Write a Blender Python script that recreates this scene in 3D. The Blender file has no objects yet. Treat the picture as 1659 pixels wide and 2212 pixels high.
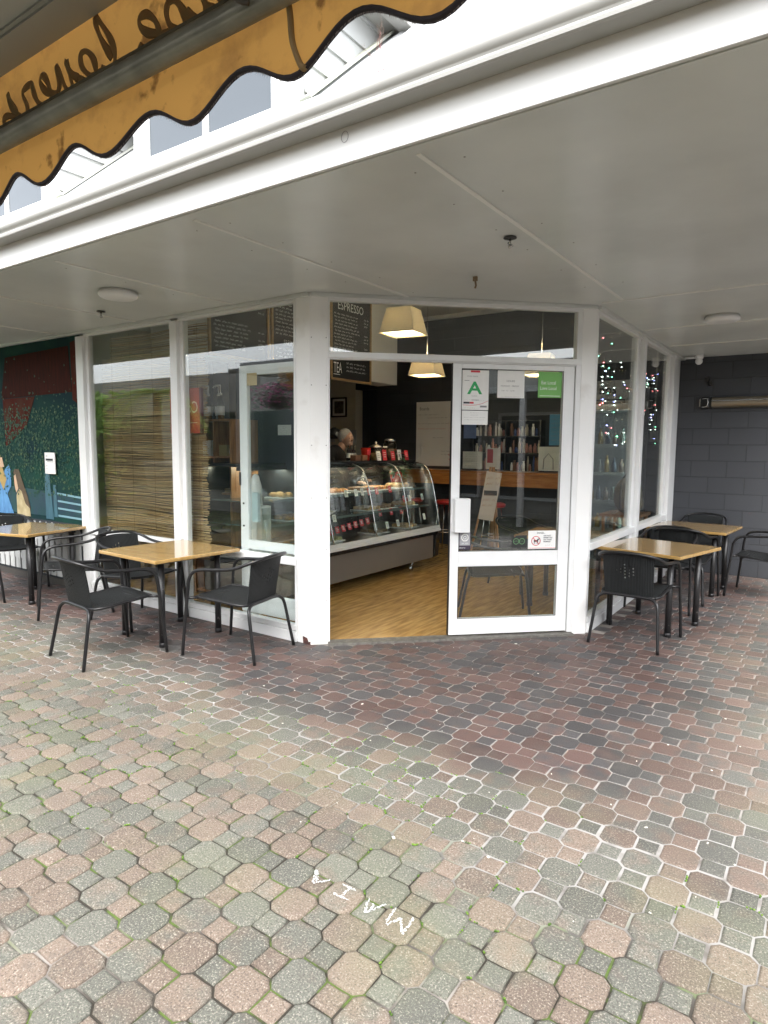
import bpy, bmesh, math, random
from math import radians as R, sin, cos, pi
from mathutils import Vector, Matrix
random.seed(7)
S = bpy.context.scene
COL = S.collection
# ---------------------------------------------------------------- camera
CP = Vector((3.248, -3.707, 1.547)); YAW, PIT, ROL = -0.60497, 0.10164, 0.008284; FP = 1391.5
fw = Vector((sin(YAW)*cos(PIT), cos(YAW)*cos(PIT), -sin(PIT)))
rt = Vector((cos(YAW), -sin(YAW), 0)); up = rt.cross(fw)
cr = rt*cos(ROL)+up*sin(ROL); cu = -rt*sin(ROL)+up*cos(ROL)
cam = bpy.data.objects.new('camera', bpy.data.cameras.new('camera')); COL.objects.link(cam)
m = Matrix((cr, cu, -fw)).transposed().to_4x4(); m.translation = CP
cam.matrix_world = m
cam.data.sensor_fit = 'HORIZONTAL'; cam.data.sensor_width = 36; cam.data.lens = 36*FP/1659
cam.data.clip_start = .05; cam.data.clip_end = 300
S.camera = cam
S.render.resolution_x, S.render.resolution_y = 768, 1024
# ---------------------------------------------------------------- world, sun, exposure
W = bpy.data.worlds.new('World'); S.world = W; W.use_nodes = True
nt = W.node_tree; nt.nodes.clear()
SUN_EL, SUN_ROT = R(52), R(150)
sk = nt.nodes.new('ShaderNodeTexSky'); sk.sky_type = 'NISHITA'; sk.sun_disc = False
sk.sun_elevation = SUN_EL; sk.sun_rotation = SUN_ROT; sk.dust_density = 3
hs = nt.nodes.new('ShaderNodeHueSaturation'); hs.inputs['Saturation'].default_value = .22
bg = nt.nodes.new('ShaderNodeBackground'); bg.inputs[1].default_value = .15
wo = nt.nodes.new('ShaderNodeOutputWorld')
nt.links.new(sk.outputs[0], hs.inputs['Color']); nt.links.new(hs.outputs[0], bg.inputs[0]); nt.links.new(bg.outputs[0], wo.inputs[0])
sl = bpy.data.lights.new('sun', 'SUN'); sl.energy = .7; sl.angle = R(70); sl.color = (1, .97, .92)
sun = bpy.data.objects.new('sun', sl); COL.objects.link(sun)
sd = Vector((sin(SUN_ROT)*cos(SUN_EL), cos(SUN_ROT)*cos(SUN_EL), sin(SUN_EL)))
sun.rotation_euler = sd.to_track_quat('Z', 'Y').to_euler()
S.view_settings.view_transform = 'Standard'; S.view_settings.look = 'None'; S.view_settings.gamma = 1
S.view_settings.exposure = 2.65
S.render.engine = 'CYCLES'
S.cycles.max_bounces = 10; S.cycles.transparent_max_bounces = 16; S.cycles.diffuse_bounces = 6
S.cycles.sample_clamp_indirect = 6
# ---------------------------------------------------------------- helpers
def ray(u, v): return fw*FP + cr*(u-829.5) - cu*(v-1106)
def hX(u, v, x): d = ray(u, v); return CP + d*((x-CP.x)/d.x)
def hY(u, v, y): d = ray(u, v); return CP + d*((y-CP.y)/d.y)
def hZ(u, v, z): d = ray(u, v); return CP + d*((z-CP.z)/d.z)
MC = {}
def mat(name, col, rough=.6, metal=0, var=0, vs=8, bump=0, bs=60, spec=.5, col2=None, coat=0, emit=None, es=0, trans=0, stretch=None, detail=4, lo=.35, hi=.65):
    if name in MC: return MC[name]
    M = bpy.data.materials.new(name); M.use_nodes = True; n = M.node_tree; L = n.links
    b = n.nodes['Principled BSDF']
    b.inputs['Base Color'].default_value = (*col, 1); b.inputs['Roughness'].default_value = rough
    b.inputs['Metallic'].default_value = metal; b.inputs['Specular IOR Level'].default_value = spec
    b.inputs['Coat Weight'].default_value = coat
    if emit: b.inputs['Emission Color'].default_value = (*emit, 1); b.inputs['Emission Strength'].default_value = es
    tc = n.nodes.new('ShaderNodeTexCoord'); mp = n.nodes.new('ShaderNodeMapping')
    L.new(tc.outputs['Object'], mp.inputs[0])
    if stretch: mp.inputs['Scale'].default_value = stretch
    if var or col2:
        t = n.nodes.new('ShaderNodeTexNoise'); t.inputs['Scale'].default_value = vs; t.inputs['Detail'].default_value = detail
        L.new(mp.outputs[0], t.inputs[0])
        r = n.nodes.new('ShaderNodeValToRGB'); r.color_ramp.elements[0].position = lo; r.color_ramp.elements[1].position = hi
        c2 = col2 if col2 else tuple(c*(1-var) for c in col)
        r.color_ramp.elements[0].color = (*c2, 1); r.color_ramp.elements[1].color = (*col, 1)
        L.new(t.outputs[0], r.inputs[0]); L.new(r.outputs[0], b.inputs['Base Color'])
    if bump:
        t2 = n.nodes.new('ShaderNodeTexNoise'); t2.inputs['Scale'].default_value = bs; t2.inputs['Detail'].default_value = 3
        L.new(mp.outputs[0], t2.inputs[0])
        bp = n.nodes.new('ShaderNodeBump'); bp.inputs['Strength'].default_value = bump; bp.inputs['Distance'].default_value = .01
        L.new(t2.outputs[0], bp.inputs['Height']); L.new(bp.outputs[0], b.inputs['Normal'])
    if trans:
        tl = n.nodes.new('ShaderNodeBsdfTranslucent'); mx = n.nodes.new('ShaderNodeMixShader'); mx.inputs[0].default_value = trans
        if var or col2: L.new(r.outputs[0], tl.inputs[0])
        else: tl.inputs[0].default_value = (*col, 1)
        o = n.nodes['Material Output']; L.new(b.outputs[0], mx.inputs[1]); L.new(tl.outputs[0], mx.inputs[2]); L.new(mx.outputs[0], o.inputs[0])
    MC[name] = M
    return M
def glass_mat(name, tint=(.93, .97, .95), boost=1.0):
    M = bpy.data.materials.new(name); M.use_nodes = True; n = M.node_tree; n.nodes.clear(); L = n.links
    o = n.nodes.new('ShaderNodeOutputMaterial'); t = n.nodes.new('ShaderNodeBsdfTransparent'); t.inputs[0].default_value = (*tint, 1)
    g = n.nodes.new('ShaderNodeBsdfGlossy'); g.inputs['Roughness'].default_value = 0; g.inputs[0].default_value = (1, 1, 1, 1)
    f = n.nodes.new('ShaderNodeFresnel'); f.inputs[0].default_value = 1.52
    k = n.nodes.new('ShaderNodeMath'); k.operation = 'MULTIPLY'; k.inputs[1].default_value = boost; k.use_clamp = True
    mx = n.nodes.new('ShaderNodeMixShader')
    ge = n.nodes.new('ShaderNodeNewGeometry'); io = n.nodes.new('ShaderNodeMapRange'); L.new(ge.outputs['Backfacing'], io.inputs[0])
    io.inputs[3].default_value = 1.52; io.inputs[4].default_value = 1/1.52; L.new(io.outputs[0], f.inputs[0])   # same reflection from both faces of the sheet
    L.new(f.outputs[0], k.inputs[0]); L.new(k.outputs[0], mx.inputs[0]); L.new(t.outputs[0], mx.inputs[1]); L.new(g.outputs[0], mx.inputs[2]); L.new(mx.outputs[0], o.inputs[0])
    MC[name] = M
    return M
def tag(o, label=None, cat=None, group=None, kind=None):
    if label: o['label'] = label
    if cat: o['category'] = cat
    if group: o['group'] = group
    if kind: o['kind'] = kind
    return o
def empty(name, loc=(0, 0, 0), rz=0, label=None, cat=None, group=None):
    o = bpy.data.objects.new(name, None); COL.objects.link(o); o.location = loc; o.rotation_euler = (0, 0, rz)
    o.empty_display_size = .1
    return tag(o, label, cat, group)
def smooth_path(pts, n=6, closed=False):
    P = [Vector(p) for p in pts]; out = []; N = len(P)
    rng = range(N if closed else N-1)
    for i in rng:
        p0 = P[(i-1) % N] if (closed or i > 0) else P[0]*2-P[1]
        p1 = P[i]; p2 = P[(i+1) % N]
        p3 = P[(i+2) % N] if (closed or i < N-2) else P[-1]*2-P[-2]
        for k in range(n):
            t = k/n
            out.append(.5*((2*p1)+(-p0+p2)*t+(2*p0-5*p1+4*p2-p3)*t*t+(-p0+3*p1-3*p2+p3)*t**3))
    if not closed: out.append(P[-1])
    return out
_tc = {}
def text_geo(s, bold=False):
    if s in _tc: return _tc[s]
    c = bpy.data.curves.new('t', 'FONT'); c.body = s; c.size = 1; c.resolution_u = 2
    if bold: c.offset = .02
    o = bpy.data.objects.new('t', c); COL.objects.link(o)
    dg = bpy.context.evaluated_depsgraph_get(); me = bpy.data.meshes.new_from_object(o.evaluated_get(dg))
    r = ([tuple(v.co) for v in me.vertices], [tuple(p.vertices) for p in me.polygons])
    bpy.data.objects.remove(o); bpy.data.curves.remove(c); bpy.data.meshes.remove(me)
    _tc[s] = r
    return r
class MB:
    def __init__(s, off=(0, 0, 0)): s.v = []; s.f = []; s.m = []; s.cm = 0; s.off = Vector(off); s.sm = []; s.smooth = False
    def add(s, vs, fs):
        b = len(s.v); s.v += [tuple(Vector(p)-s.off) for p in vs]; s.f += [tuple(b+i for i in f) for f in fs]
        s.m += [s.cm]*len(fs); s.sm += [s.smooth]*len(fs); return s
    def mt(s, i): s.cm = i; return s
    def box(s, a, b):
        x0, y0, z0 = a; x1, y1, z1 = b
        if x0 > x1: x0, x1 = x1, x0
        if y0 > y1: y0, y1 = y1, y0
        if z0 > z1: z0, z1 = z1, z0
        return s.add([(x0, y0, z0), (x1, y0, z0), (x1, y1, z0), (x0, y1, z0), (x0, y0, z1), (x1, y0, z1), (x1, y1, z1), (x0, y1, z1)],
                     [(0, 3, 2, 1), (4, 5, 6, 7), (0, 1, 5, 4), (1, 2, 6, 5), (2, 3, 7, 6), (3, 0, 4, 7)])
    def cbox(s, c, d): return s.box([c[i]-d[i]/2 for i in range(3)], [c[i]+d[i]/2 for i in range(3)])
    def rbox(s, c, d, rz=0, tilt=0):
        M = Matrix.Rotation(rz, 3, 'Z') @ Matrix.Rotation(tilt, 3, 'X')
        vs = [M @ Vector((sx*d[0]/2, sy*d[1]/2, sz*d[2]/2))+Vector(c) for sz in (-1, 1) for sx, sy in ((-1, -1), (1, -1), (1, 1), (-1, 1))]
        return s.add(vs, [(0, 3, 2, 1), (4, 5, 6, 7), (0, 1, 5, 4), (1, 2, 6, 5), (2, 3, 7, 6), (3, 0, 4, 7)])
    def prism(s, poly, z0, z1):      # poly in xy, CCW
        n = len(poly); vs = [(x, y, z0) for x, y in poly]+[(x, y, z1) for x, y in poly]
        return s.add(vs, [tuple(range(n))[::-1], tuple(range(n, 2*n))]+[(i, (i+1) % n, n+(i+1) % n, n+i) for i in range(n)])
    def extr(s, prof, axis, a, b):   # profile of pairs extruded along an axis
        n = len(prof)
        def P(p, t): return (t, p[0], p[1]) if axis == 'x' else ((p[0], t, p[1]) if axis == 'y' else (p[0], p[1], t))
        vs = [P(p, a) for p in prof]+[P(p, b) for p in prof]
        return s.add(vs, [tuple(range(n))[::-1], tuple(range(n, 2*n))]+[(i, (i+1) % n, n+(i+1) % n, n+i) for i in range(n)])
    def tube(s, pts, r, n=8, closed=False, caps=True):
        P = [Vector(p) for p in pts]; N = len(P); vs = []; fs = []
        rr = r if isinstance(r, (list, tuple)) else [r]*N
        pu = None
        for i in range(N):
            if closed: t = (P[(i+1) % N]-P[i-1])
            else: t = P[min(i+1, N-1)]-P[max(i-1, 0)]
            t = t.normalized() if t.length > 1e-9 else Vector((0, 0, 1))
            if pu is None: a = Vector((0, 0, 1)) if abs(t.z) < .9 else Vector((1, 0, 0)); pu = (a-t*a.dot(t)).normalized()
            else:
                pu = pu-t*pu.dot(t); pu = pu.normalized() if pu.length > 1e-6 else Vector((1, 0, 0))
            w = t.cross(pu)
            for k in range(n): an = 2*pi*k/n; vs.append(P[i]+(pu*cos(an)+w*sin(an))*rr[i])
        for i in range(N if closed else N-1):
            j = (i+1) % N
            for k in range(n): fs.append((i*n+k, i*n+(k+1) % n, j*n+(k+1) % n, j*n+k))
        if caps and not closed: fs += [tuple(range(n))[::-1], tuple(range((N-1)*n, N*n))]
        o = s.smooth; s.smooth = True; s.add(vs, fs); s.smooth = o; return s
    def lathe(s, c, prof, n=20, cap=True):   # prof: (r,z) list
        vs = []; fs = []
        for r, z in prof:
            for k in range(n): an = 2*pi*k/n; vs.append((c[0]+r*cos(an), c[1]+r*sin(an), c[2]+z))
        for i in range(len(prof)-1):
            for k in range(n): fs.append((i*n+k, i*n+(k+1) % n, (i+1)*n+(k+1) % n, (i+1)*n+k))
        if cap: fs += [tuple(range(n))[::-1], tuple(range((len(prof)-1)*n, len(prof)*n))]
        o = s.smooth; s.smooth = True; s.add(vs, fs); s.smooth = o; return s
    def ball(s, c, r, n=8, sc=(1, 1, 1)):
        prof = []; vs = []; fs = []; h = n//2+1
        for i in range(h+1):
            a = -pi/2+pi*i/h; rr = max(cos(a), .02)
            for k in range(n): an = 2*pi*k/n; vs.append((c[0]+r*sc[0]*rr*cos(an), c[1]+r*sc[1]*rr*sin(an), c[2]+r*sc[2]*sin(a)))
        for i in range(h):
            for k in range(n): fs.append((i*n+k, i*n+(k+1) % n, (i+1)*n+(k+1) % n, (i+1)*n+k))
        o = s.smooth; s.smooth = True; s.add(vs, fs); s.smooth = o; return s
    def text(s, t, x, z, size, y, axis='x', flip=False, sx=1, bold=False):   # text standing in a vertical plane
        v, f = text_geo(t, bold)
        q = -1 if flip else 1
        if axis == 'x': vs = [(x+q*p[0]*size*sx, y, z+p[1]*size) for p in v]
        elif axis == 'y': vs = [(y, x+q*p[0]*size*sx, z+p[1]*size) for p in v]
        return s.add(vs, f)
    def scrib(s, x0, x1, z, h, y, axis='x', w=None, rnd=random):   # unreadable handwriting: short word-like zigzags
        w = w or h*.16; x = x0; sg = 1 if x1 > x0 else -1
        while (x-x1)*sg < 0:
            L = rnd.uniform(1.2, 3.6)*h; px, pz = x, z; k = 0
            while k*h*.42 < L and (px-x1)*sg < 0:
                nx = px+sg*h*.42*rnd.uniform(.6, 1.2); nz = z+(h*rnd.uniform(.5, 1) if k % 2 == 0 else h*rnd.uniform(-.05, .25))
                q = [(px, pz-w/2), (nx, nz-w/2), (nx, nz+w/2), (px, pz+w/2)]
                s.add([(a, y, b) if axis == 'x' else (y, a, b) for a, b in q], [(0, 1, 2, 3)]); px, pz = nx, nz; k += 1
            x = px+sg*h*rnd.uniform(.5, 1)
        return s
    def build(s, name, mats, parent=None, loc=None, bev=0, solid=0, attr=None):
        me = bpy.data.meshes.new(name); me.from_pydata(s.v, [], s.f)
        if not isinstance(mats, (list, tuple)): mats = [mats]
        for M in mats: me.materials.append(M)
        me.polygons.foreach_set('material_index', s.m); me.polygons.foreach_set('use_smooth', s.sm)
        me.update()
        o = bpy.data.objects.new(name, me); COL.objects.link(o)
        if parent: o.parent = parent
        if loc: o.location = loc
        elif not parent: o.location = s.off
        if solid: d = o.modifiers.new('s', 'SOLIDIFY'); d.thickness = solid; d.offset = 0
        if bev: d = o.modifiers.new('b', 'BEVEL'); d.width = bev; d.segments = 2; d.limit_method = 'ANGLE'; d.angle_limit = R(50)
        return o
def copy_tree(o, parent=None):
    c = o.copy(); COL.objects.link(c)
    if parent: c.parent = parent
    for ch in list(o.children): copy_tree(ch, c)
    return c
# ---------------------------------------------------------------- materials
white = mat('white_paint', (.79, .79, .78), .38, col2=(.70, .69, .67), vs=5, detail=9, lo=.30, hi=.44, bump=.05, bs=120)
alu = mat('white_aluminium', (.74, .75, .75), .3, var=.05, vs=5, spec=.5)
soff = mat('soffit_paint', (.60, .625, .61), .3, var=.14, vs=1.6, bump=.06, bs=14, spec=.45)
gut = mat('gutter_cream', (.36, .357, .34), .35, var=.07, vs=4)
iron = mat('white_roof_iron', (.36, .37, .375), .45, var=.08, vs=6)
black = mat('black_powder_coat', (.012, .012, .013), .32, var=.4, vs=20, bump=.1, bs=300)
chipped = mat('chipped_black_paint', (.014, .014, .015), .38, col2=(.17, .16, .15), vs=26, lo=.26, hi=.33, bump=.2, bs=120)
rub = mat('black_rubber', (.01, .01, .01), .5)
glass = glass_mat('window_glass', (.94, .965, .96), 1.3)
cglass = glass_mat('case_glass', (.93, .97, .96), .45)
bglass = glass_mat('bottle_glass', (.8, .85, .84), 1.3)
navy = mat('navy_wall_paint', (.030, .036, .048), .55, var=.15, vs=3, bump=.1, bs=90)
cream = mat('cream_wall', (.58, .55, .46), .7, var=.08, vs=2)
greyw = mat('grey_bulkhead', (.66, .66, .62), .65, var=.06, vs=2)
ceilm = mat('inner_ceiling', (.7, .7, .67), .7, var=.05, vs=2)
paper = mat('paper', (.78, .78, .76), .6, var=.04, vs=20)
ink = mat('dark_ink', (.03, .03, .035), .6)
greyink = mat('grey_ink', (.22, .22, .23), .6)
redp = mat('red_card', (.62, .03, .05), .5, var=.15, vs=30)
redpl = mat('red_plastic', (.6, .03, .02), .3)
chalk = mat('chalk', (.86, .88, .86), .8)
board = mat('chalkboard', (.018, .020, .022), .6, var=.3, vs=6)
oak = mat('board_frame_oak', (.42, .27, .12), .45, var=.3, vs=6, stretch=(1, 1, 8))
wood = mat('shelf_wood', (.40, .20, .08), .4, col2=(.26, .12, .045), vs=5, stretch=(8, 8, 1))
pine = mat('bench_wood', (.46, .20, .055), .32, col2=(.34, .13, .035), vs=5, stretch=(1, 8, 8))
steel = mat('steel', (.55, .55, .54), .25, metal=1)
dsteel = mat('galvanised_tube', (.25, .235, .19), .55, metal=.2, var=.3, vs=12)
skin = mat('skin', (.55, .33, .24), .5)
# ---------------------------------------------------------------- layout constants
H = 2.672; WX, WY = 1.643, 1.583; CL = math.hypot(WX, WY); CA = math.atan2(WY, WX)
YF = -1.56; BACK = 5.17
# ---------------------------------------------------------------- ground
def ground_joint():
    M = bpy.data.materials.new('joint_sand'); M.use_nodes = True; n = M.node_tree; L = n.links; b = n.nodes['Principled BSDF']
    b.inputs['Roughness'].default_value = .9
    tc = n.nodes.new('ShaderNodeTexCoord'); sp = n.nodes.new('ShaderNodeSeparateXYZ'); L.new(tc.outputs['Object'], sp.inputs[0])
    def noise(sc, det=3):
        t = n.nodes.new('ShaderNodeTexNoise'); t.inputs['Scale'].default_value = sc; t.inputs['Detail'].default_value = det; L.new(tc.outputs['Object'], t.inputs[0]); return t
    def math_(op, a, b_=None, clamp=False):
        q = n.nodes.new('ShaderNodeMath'); q.operation = op; q.use_clamp = clamp
        for i, x in enumerate((a, b_)):
            if x is None: continue
            if isinstance(x, (int, float)): q.inputs[i].default_value = x
            else: L.new(x, q.inputs[i])
        return q.outputs[0]
    def rng(v, a, c, lo=0., hi=1.):
        q = n.nodes.new('ShaderNodeMapRange'); q.clamp = True; L.new(v, q.inputs[0])
        for i, x in enumerate((a, c, lo, hi)): q.inputs[i+1].default_value = x
        return q.outputs[0]
    def mix(f, a, c):
        q = n.nodes.new('ShaderNodeMix'); q.data_type = 'RGBA'
        L.new(f, q.inputs[0])
        for i, x in ((6, a), (7, c)):
            if isinstance(x, tuple): q.inputs[i].default_value = (*x, 1)
            else: L.new(x, q.inputs[i])
        return q.outputs[2]
    big = noise(1.1); fine = noise(9)
    yy = math_('ADD', sp.outputs[1], math_('MULTIPLY', big.outputs[0], 1.0))
    wet = rng(yy, -.55, -1.05)                     # 1 in the open strip
    white_band = math_('MULTIPLY', rng(yy, .2, -.5), rng(yy, -1.6, -1.0))
    c1 = mix(rng(fine.outputs[0], .35, .65), (.15, .135, .12), (.29, .265, .24))
    c2 = mix(math_('MULTIPLY', white_band, rng(fine.outputs[0], .3, .5)), c1, (.31, .30, .285))
    open_c = mix(rng(fine.outputs[0], .50, .58), (.035, .030, .022), (.075, .115, .022))  # moss over soil, its tone darkened to stand for shadow in deep joints
    m2 = noise(2.3)
    c3 = mix(math_('MULTIPLY', rng(yy, -.95, -1.35), rng(m2.outputs[0], .66, .54)), c2, open_c)
    L.new(c3, b.inputs['Base Color'])
    return M
g = MB(); gy = [(-40, -.009), (-2.0, -.009), (-1.0, -.0036), (40, -.0036)]   # joint fill is washed out in the open strip
g.add([(x, y, z) for y, z in gy for x in (-40, 40)], [(2*i, 2*i+1, 2*i+3, 2*i+2) for i in range(3)]); tag(g.build('ground', ground_joint()), 'sandy joint bed under the paving stones', None, kind='structure')
def paver_mat():
    M = bpy.data.materials.new('weathered_paver'); M.use_nodes = True; n = M.node_tree; L = n.links; b = n.nodes['Principled BSDF']
    at = n.nodes.new('ShaderNodeAttribute'); at.attribute_name = 'pv'; sa = n.nodes.new('ShaderNodeSeparateColor'); L.new(at.outputs['Color'], sa.inputs[0])
    tc = n.nodes.new('ShaderNodeTexCoord'); sp = n.nodes.new('ShaderNodeSeparateXYZ'); L.new(tc.outputs['Object'], sp.inputs[0])
    def noise(sc, det=3, ro=.5):
        t = n.nodes.new('ShaderNodeTexNoise'); t.inputs['Scale'].default_value = sc; t.inputs['Detail'].default_value = det; t.inputs['Roughness'].default_value = ro; L.new(tc.outputs['Object'], t.inputs[0]); return t.outputs[0]
    def mth(op, a, b_=None):
        q = n.nodes.new('ShaderNodeMath'); q.operation = op
        for i, x in enumerate((a, b_)):
            if x is None: continue
            if isinstance(x, (int, float)): q.inputs[i].default_value = x
            else: L.new(x, q.inputs[i])
        return q.outputs[0]
    def rng(v, a, c, lo=0., hi=1.):
        q = n.nodes.new('ShaderNodeMapRange'); q.clamp = True; L.new(v, q.inputs[0])
        for i, x in enumerate((a, c, lo, hi)): q.inputs[i+1].default_value = x
        return q.outputs[0]
    def mix(f, a, c, bt='MIX'):
        q = n.nodes.new('ShaderNodeMix'); q.data_type = 'RGBA'; q.blend_type = bt
        if isinstance(f, (int, float)): q.inputs[0].default_value = f
        else: L.new(f, q.inputs[0])
        for i, x in ((6, a), (7, c)):
            if isinstance(x, tuple): q.inputs[i].default_value = (*x, 1)
            else: L.new(x, q.inputs[i])
        return q.outputs[2]
    n1 = noise(9, 3)
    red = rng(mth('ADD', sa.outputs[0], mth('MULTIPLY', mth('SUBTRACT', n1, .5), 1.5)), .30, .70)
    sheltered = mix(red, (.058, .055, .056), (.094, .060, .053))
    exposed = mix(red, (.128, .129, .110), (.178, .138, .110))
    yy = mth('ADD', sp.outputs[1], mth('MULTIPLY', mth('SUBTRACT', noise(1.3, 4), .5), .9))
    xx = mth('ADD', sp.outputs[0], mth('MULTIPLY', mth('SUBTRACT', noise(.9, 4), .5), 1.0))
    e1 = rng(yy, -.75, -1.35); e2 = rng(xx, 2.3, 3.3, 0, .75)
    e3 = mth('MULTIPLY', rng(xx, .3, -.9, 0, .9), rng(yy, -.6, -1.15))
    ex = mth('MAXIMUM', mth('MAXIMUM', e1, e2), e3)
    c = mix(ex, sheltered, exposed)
    br = rng(sa.outputs[1], 0, 1, .80, 1.18)
    cm = n.nodes.new('ShaderNodeCombineColor')
    for i in range(3): L.new(br, cm.inputs[i])
    c = mix(1., c, cm.outputs[0], 'MULTIPLY')
    # aggregate: pale and dark grains, stronger where the surface has worn
    gr = noise(160, 3, .8); pale = rng(gr, .55, .68); dark = rng(gr, .46, .34)
    c = mix(mth('MULTIPLY', pale, mth('ADD', mth('MULTIPLY', ex, .85), .06)), c, (.40, .37, .31))
    c = mix(mth('MULTIPLY', dark, mth('ADD', mth('MULTIPLY', ex, .75), .15)), c, (.06, .055, .045))
    # green film and dirt blotches
    gs = mth('MULTIPLY', mth('MULTIPLY', rng(noise(1.7, 5), .48, .68), ex), .28)
    c = mix(gs, c, (.17, .185, .10))
    st = mth('MULTIPLY', rng(noise(4.5, 5, .7), .56, .70), .45)
    c = mix(st, c, (.10, .09, .08))
    L.new(c, b.inputs['Base Color'])
    b.inputs['Roughness'].default_value = .82; b.inputs['Specular IOR Level'].default_value = .3
    rr = mth('ADD', mth('MULTIPLY', ex, .28), .58); L.new(rr, b.inputs['Roughness'])
    bp = n.nodes.new('ShaderNodeBump'); bp.inputs['Strength'].default_value = .55; bp.inputs['Distance'].default_value = .004
    L.new(noise(110, 3, .7), bp.inputs['Height']); L.new(bp.outputs[0], b.inputs['Normal'])
    return M
def outside(x, y, mrg=0):
    if y > BACK-.02: return False
    if x < 0: return y < 0+mrg
    if x < WX: return y < x*WY/WX+mrg
    return True
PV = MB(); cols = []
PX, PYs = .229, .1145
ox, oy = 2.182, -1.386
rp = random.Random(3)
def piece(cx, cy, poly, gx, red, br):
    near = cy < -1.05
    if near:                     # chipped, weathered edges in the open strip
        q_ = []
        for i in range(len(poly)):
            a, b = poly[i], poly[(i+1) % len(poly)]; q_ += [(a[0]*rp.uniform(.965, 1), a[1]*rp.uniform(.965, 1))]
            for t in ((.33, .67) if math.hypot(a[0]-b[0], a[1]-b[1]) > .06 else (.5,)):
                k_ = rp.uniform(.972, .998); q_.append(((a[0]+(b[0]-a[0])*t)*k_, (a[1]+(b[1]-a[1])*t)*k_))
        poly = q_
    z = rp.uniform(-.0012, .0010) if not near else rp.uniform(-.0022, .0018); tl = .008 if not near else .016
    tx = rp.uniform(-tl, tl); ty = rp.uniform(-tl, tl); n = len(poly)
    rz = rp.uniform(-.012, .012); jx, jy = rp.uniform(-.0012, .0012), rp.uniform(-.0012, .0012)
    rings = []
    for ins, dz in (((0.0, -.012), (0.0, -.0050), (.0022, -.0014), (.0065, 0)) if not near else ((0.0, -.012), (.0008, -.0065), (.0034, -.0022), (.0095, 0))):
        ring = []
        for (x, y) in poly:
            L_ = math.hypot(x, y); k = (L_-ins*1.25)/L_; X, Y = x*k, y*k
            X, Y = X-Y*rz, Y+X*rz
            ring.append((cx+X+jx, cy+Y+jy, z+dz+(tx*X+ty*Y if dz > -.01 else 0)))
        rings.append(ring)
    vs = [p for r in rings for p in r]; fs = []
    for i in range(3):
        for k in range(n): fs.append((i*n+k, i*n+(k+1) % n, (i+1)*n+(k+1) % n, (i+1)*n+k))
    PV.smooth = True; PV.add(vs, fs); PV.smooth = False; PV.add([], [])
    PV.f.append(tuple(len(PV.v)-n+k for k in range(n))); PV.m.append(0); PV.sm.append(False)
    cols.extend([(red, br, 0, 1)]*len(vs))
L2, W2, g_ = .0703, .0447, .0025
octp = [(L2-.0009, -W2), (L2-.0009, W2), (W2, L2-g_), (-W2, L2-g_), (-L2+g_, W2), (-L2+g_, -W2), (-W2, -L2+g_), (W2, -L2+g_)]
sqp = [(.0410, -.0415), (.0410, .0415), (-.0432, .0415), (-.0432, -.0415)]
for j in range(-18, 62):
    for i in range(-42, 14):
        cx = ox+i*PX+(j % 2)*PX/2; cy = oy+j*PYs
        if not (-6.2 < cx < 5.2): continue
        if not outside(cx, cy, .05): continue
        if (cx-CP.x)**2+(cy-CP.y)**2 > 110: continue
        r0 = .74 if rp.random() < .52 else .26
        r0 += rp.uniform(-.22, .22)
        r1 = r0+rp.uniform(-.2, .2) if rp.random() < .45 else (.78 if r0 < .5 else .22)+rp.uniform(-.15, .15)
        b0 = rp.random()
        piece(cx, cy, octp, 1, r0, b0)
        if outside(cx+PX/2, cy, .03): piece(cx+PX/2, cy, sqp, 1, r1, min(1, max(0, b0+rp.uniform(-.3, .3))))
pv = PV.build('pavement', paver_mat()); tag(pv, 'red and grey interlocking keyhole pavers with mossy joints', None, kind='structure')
ca = pv.data.color_attributes.new('pv', 'FLOAT_COLOR', 'POINT')
ca.data.foreach_set('color', [x for c in cols for x in c])
# moss tufts in the joints of the open strip
mo = MB(); rm = random.Random(5)
for _ in range(2600):
    j = rm.randint(-9, 3); i = rm.randint(-34, 9)
    cx = ox+i*PX+(j % 2)*PX/2; cy = oy+j*PYs
    dens = .5+.5*sin(cx*2.1+1.3)*cos(cy*3.7+cx*1.1)
    if rm.random() > dens*dens*1.2 or cy > -.95+.25*sin(cx*1.7): continue
    k = rm.randrange(8); a = Vector(octp[k]); c = Vector(octp[(k+1) % 8]); t = rm.random()
    for q in range(rm.randint(3, 9)):
        p = a.lerp(c, min(1, max(0, t+rm.uniform(-.25, .25))))*1.02; r = rm.uniform(.0016, .0036)
        mo.mt(rm.randrange(2)); mo.ball((cx+p.x+rm.uniform(-.002, .002), cy+p.y+rm.uniform(-.002, .002), -.002+rm.uniform(-.002, .0015)), r, 5, (1.2, 1.2, 1))
tag(mo.build('moss', [mat('moss_bright', (.13, .24, .025), .9), mat('moss_dark', (.06, .12, .018), .9)]), 'bright green moss growing in joints between the pavers', 'moss', kind='stuff')
# litter specks
lt = MB(); rl = random.Random(11)
for _ in range(170):
    x = rl.uniform(-2.5, 3.4); y = rl.uniform(-1.9, 2.2)
    if not outside(x, y, -.1): continue
    if rl.random() < .5 and y > -.2 and x > 1.7: continue
    r = rl.uniform(.002, .0055)
    if rl.random() < .08: r *= 1.8
    a = rl.uniform(0, 6.28)
    lt.rbox((x, y, .002), (r*rl.uniform(1, 2.4), r, .002), a)
tag(lt.build('litter', mat('pale_litter', (.7, .68, .6), .8)), 'tiny pale crumbs and petals scattered over the pavers', 'litter', kind='stuff')
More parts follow.
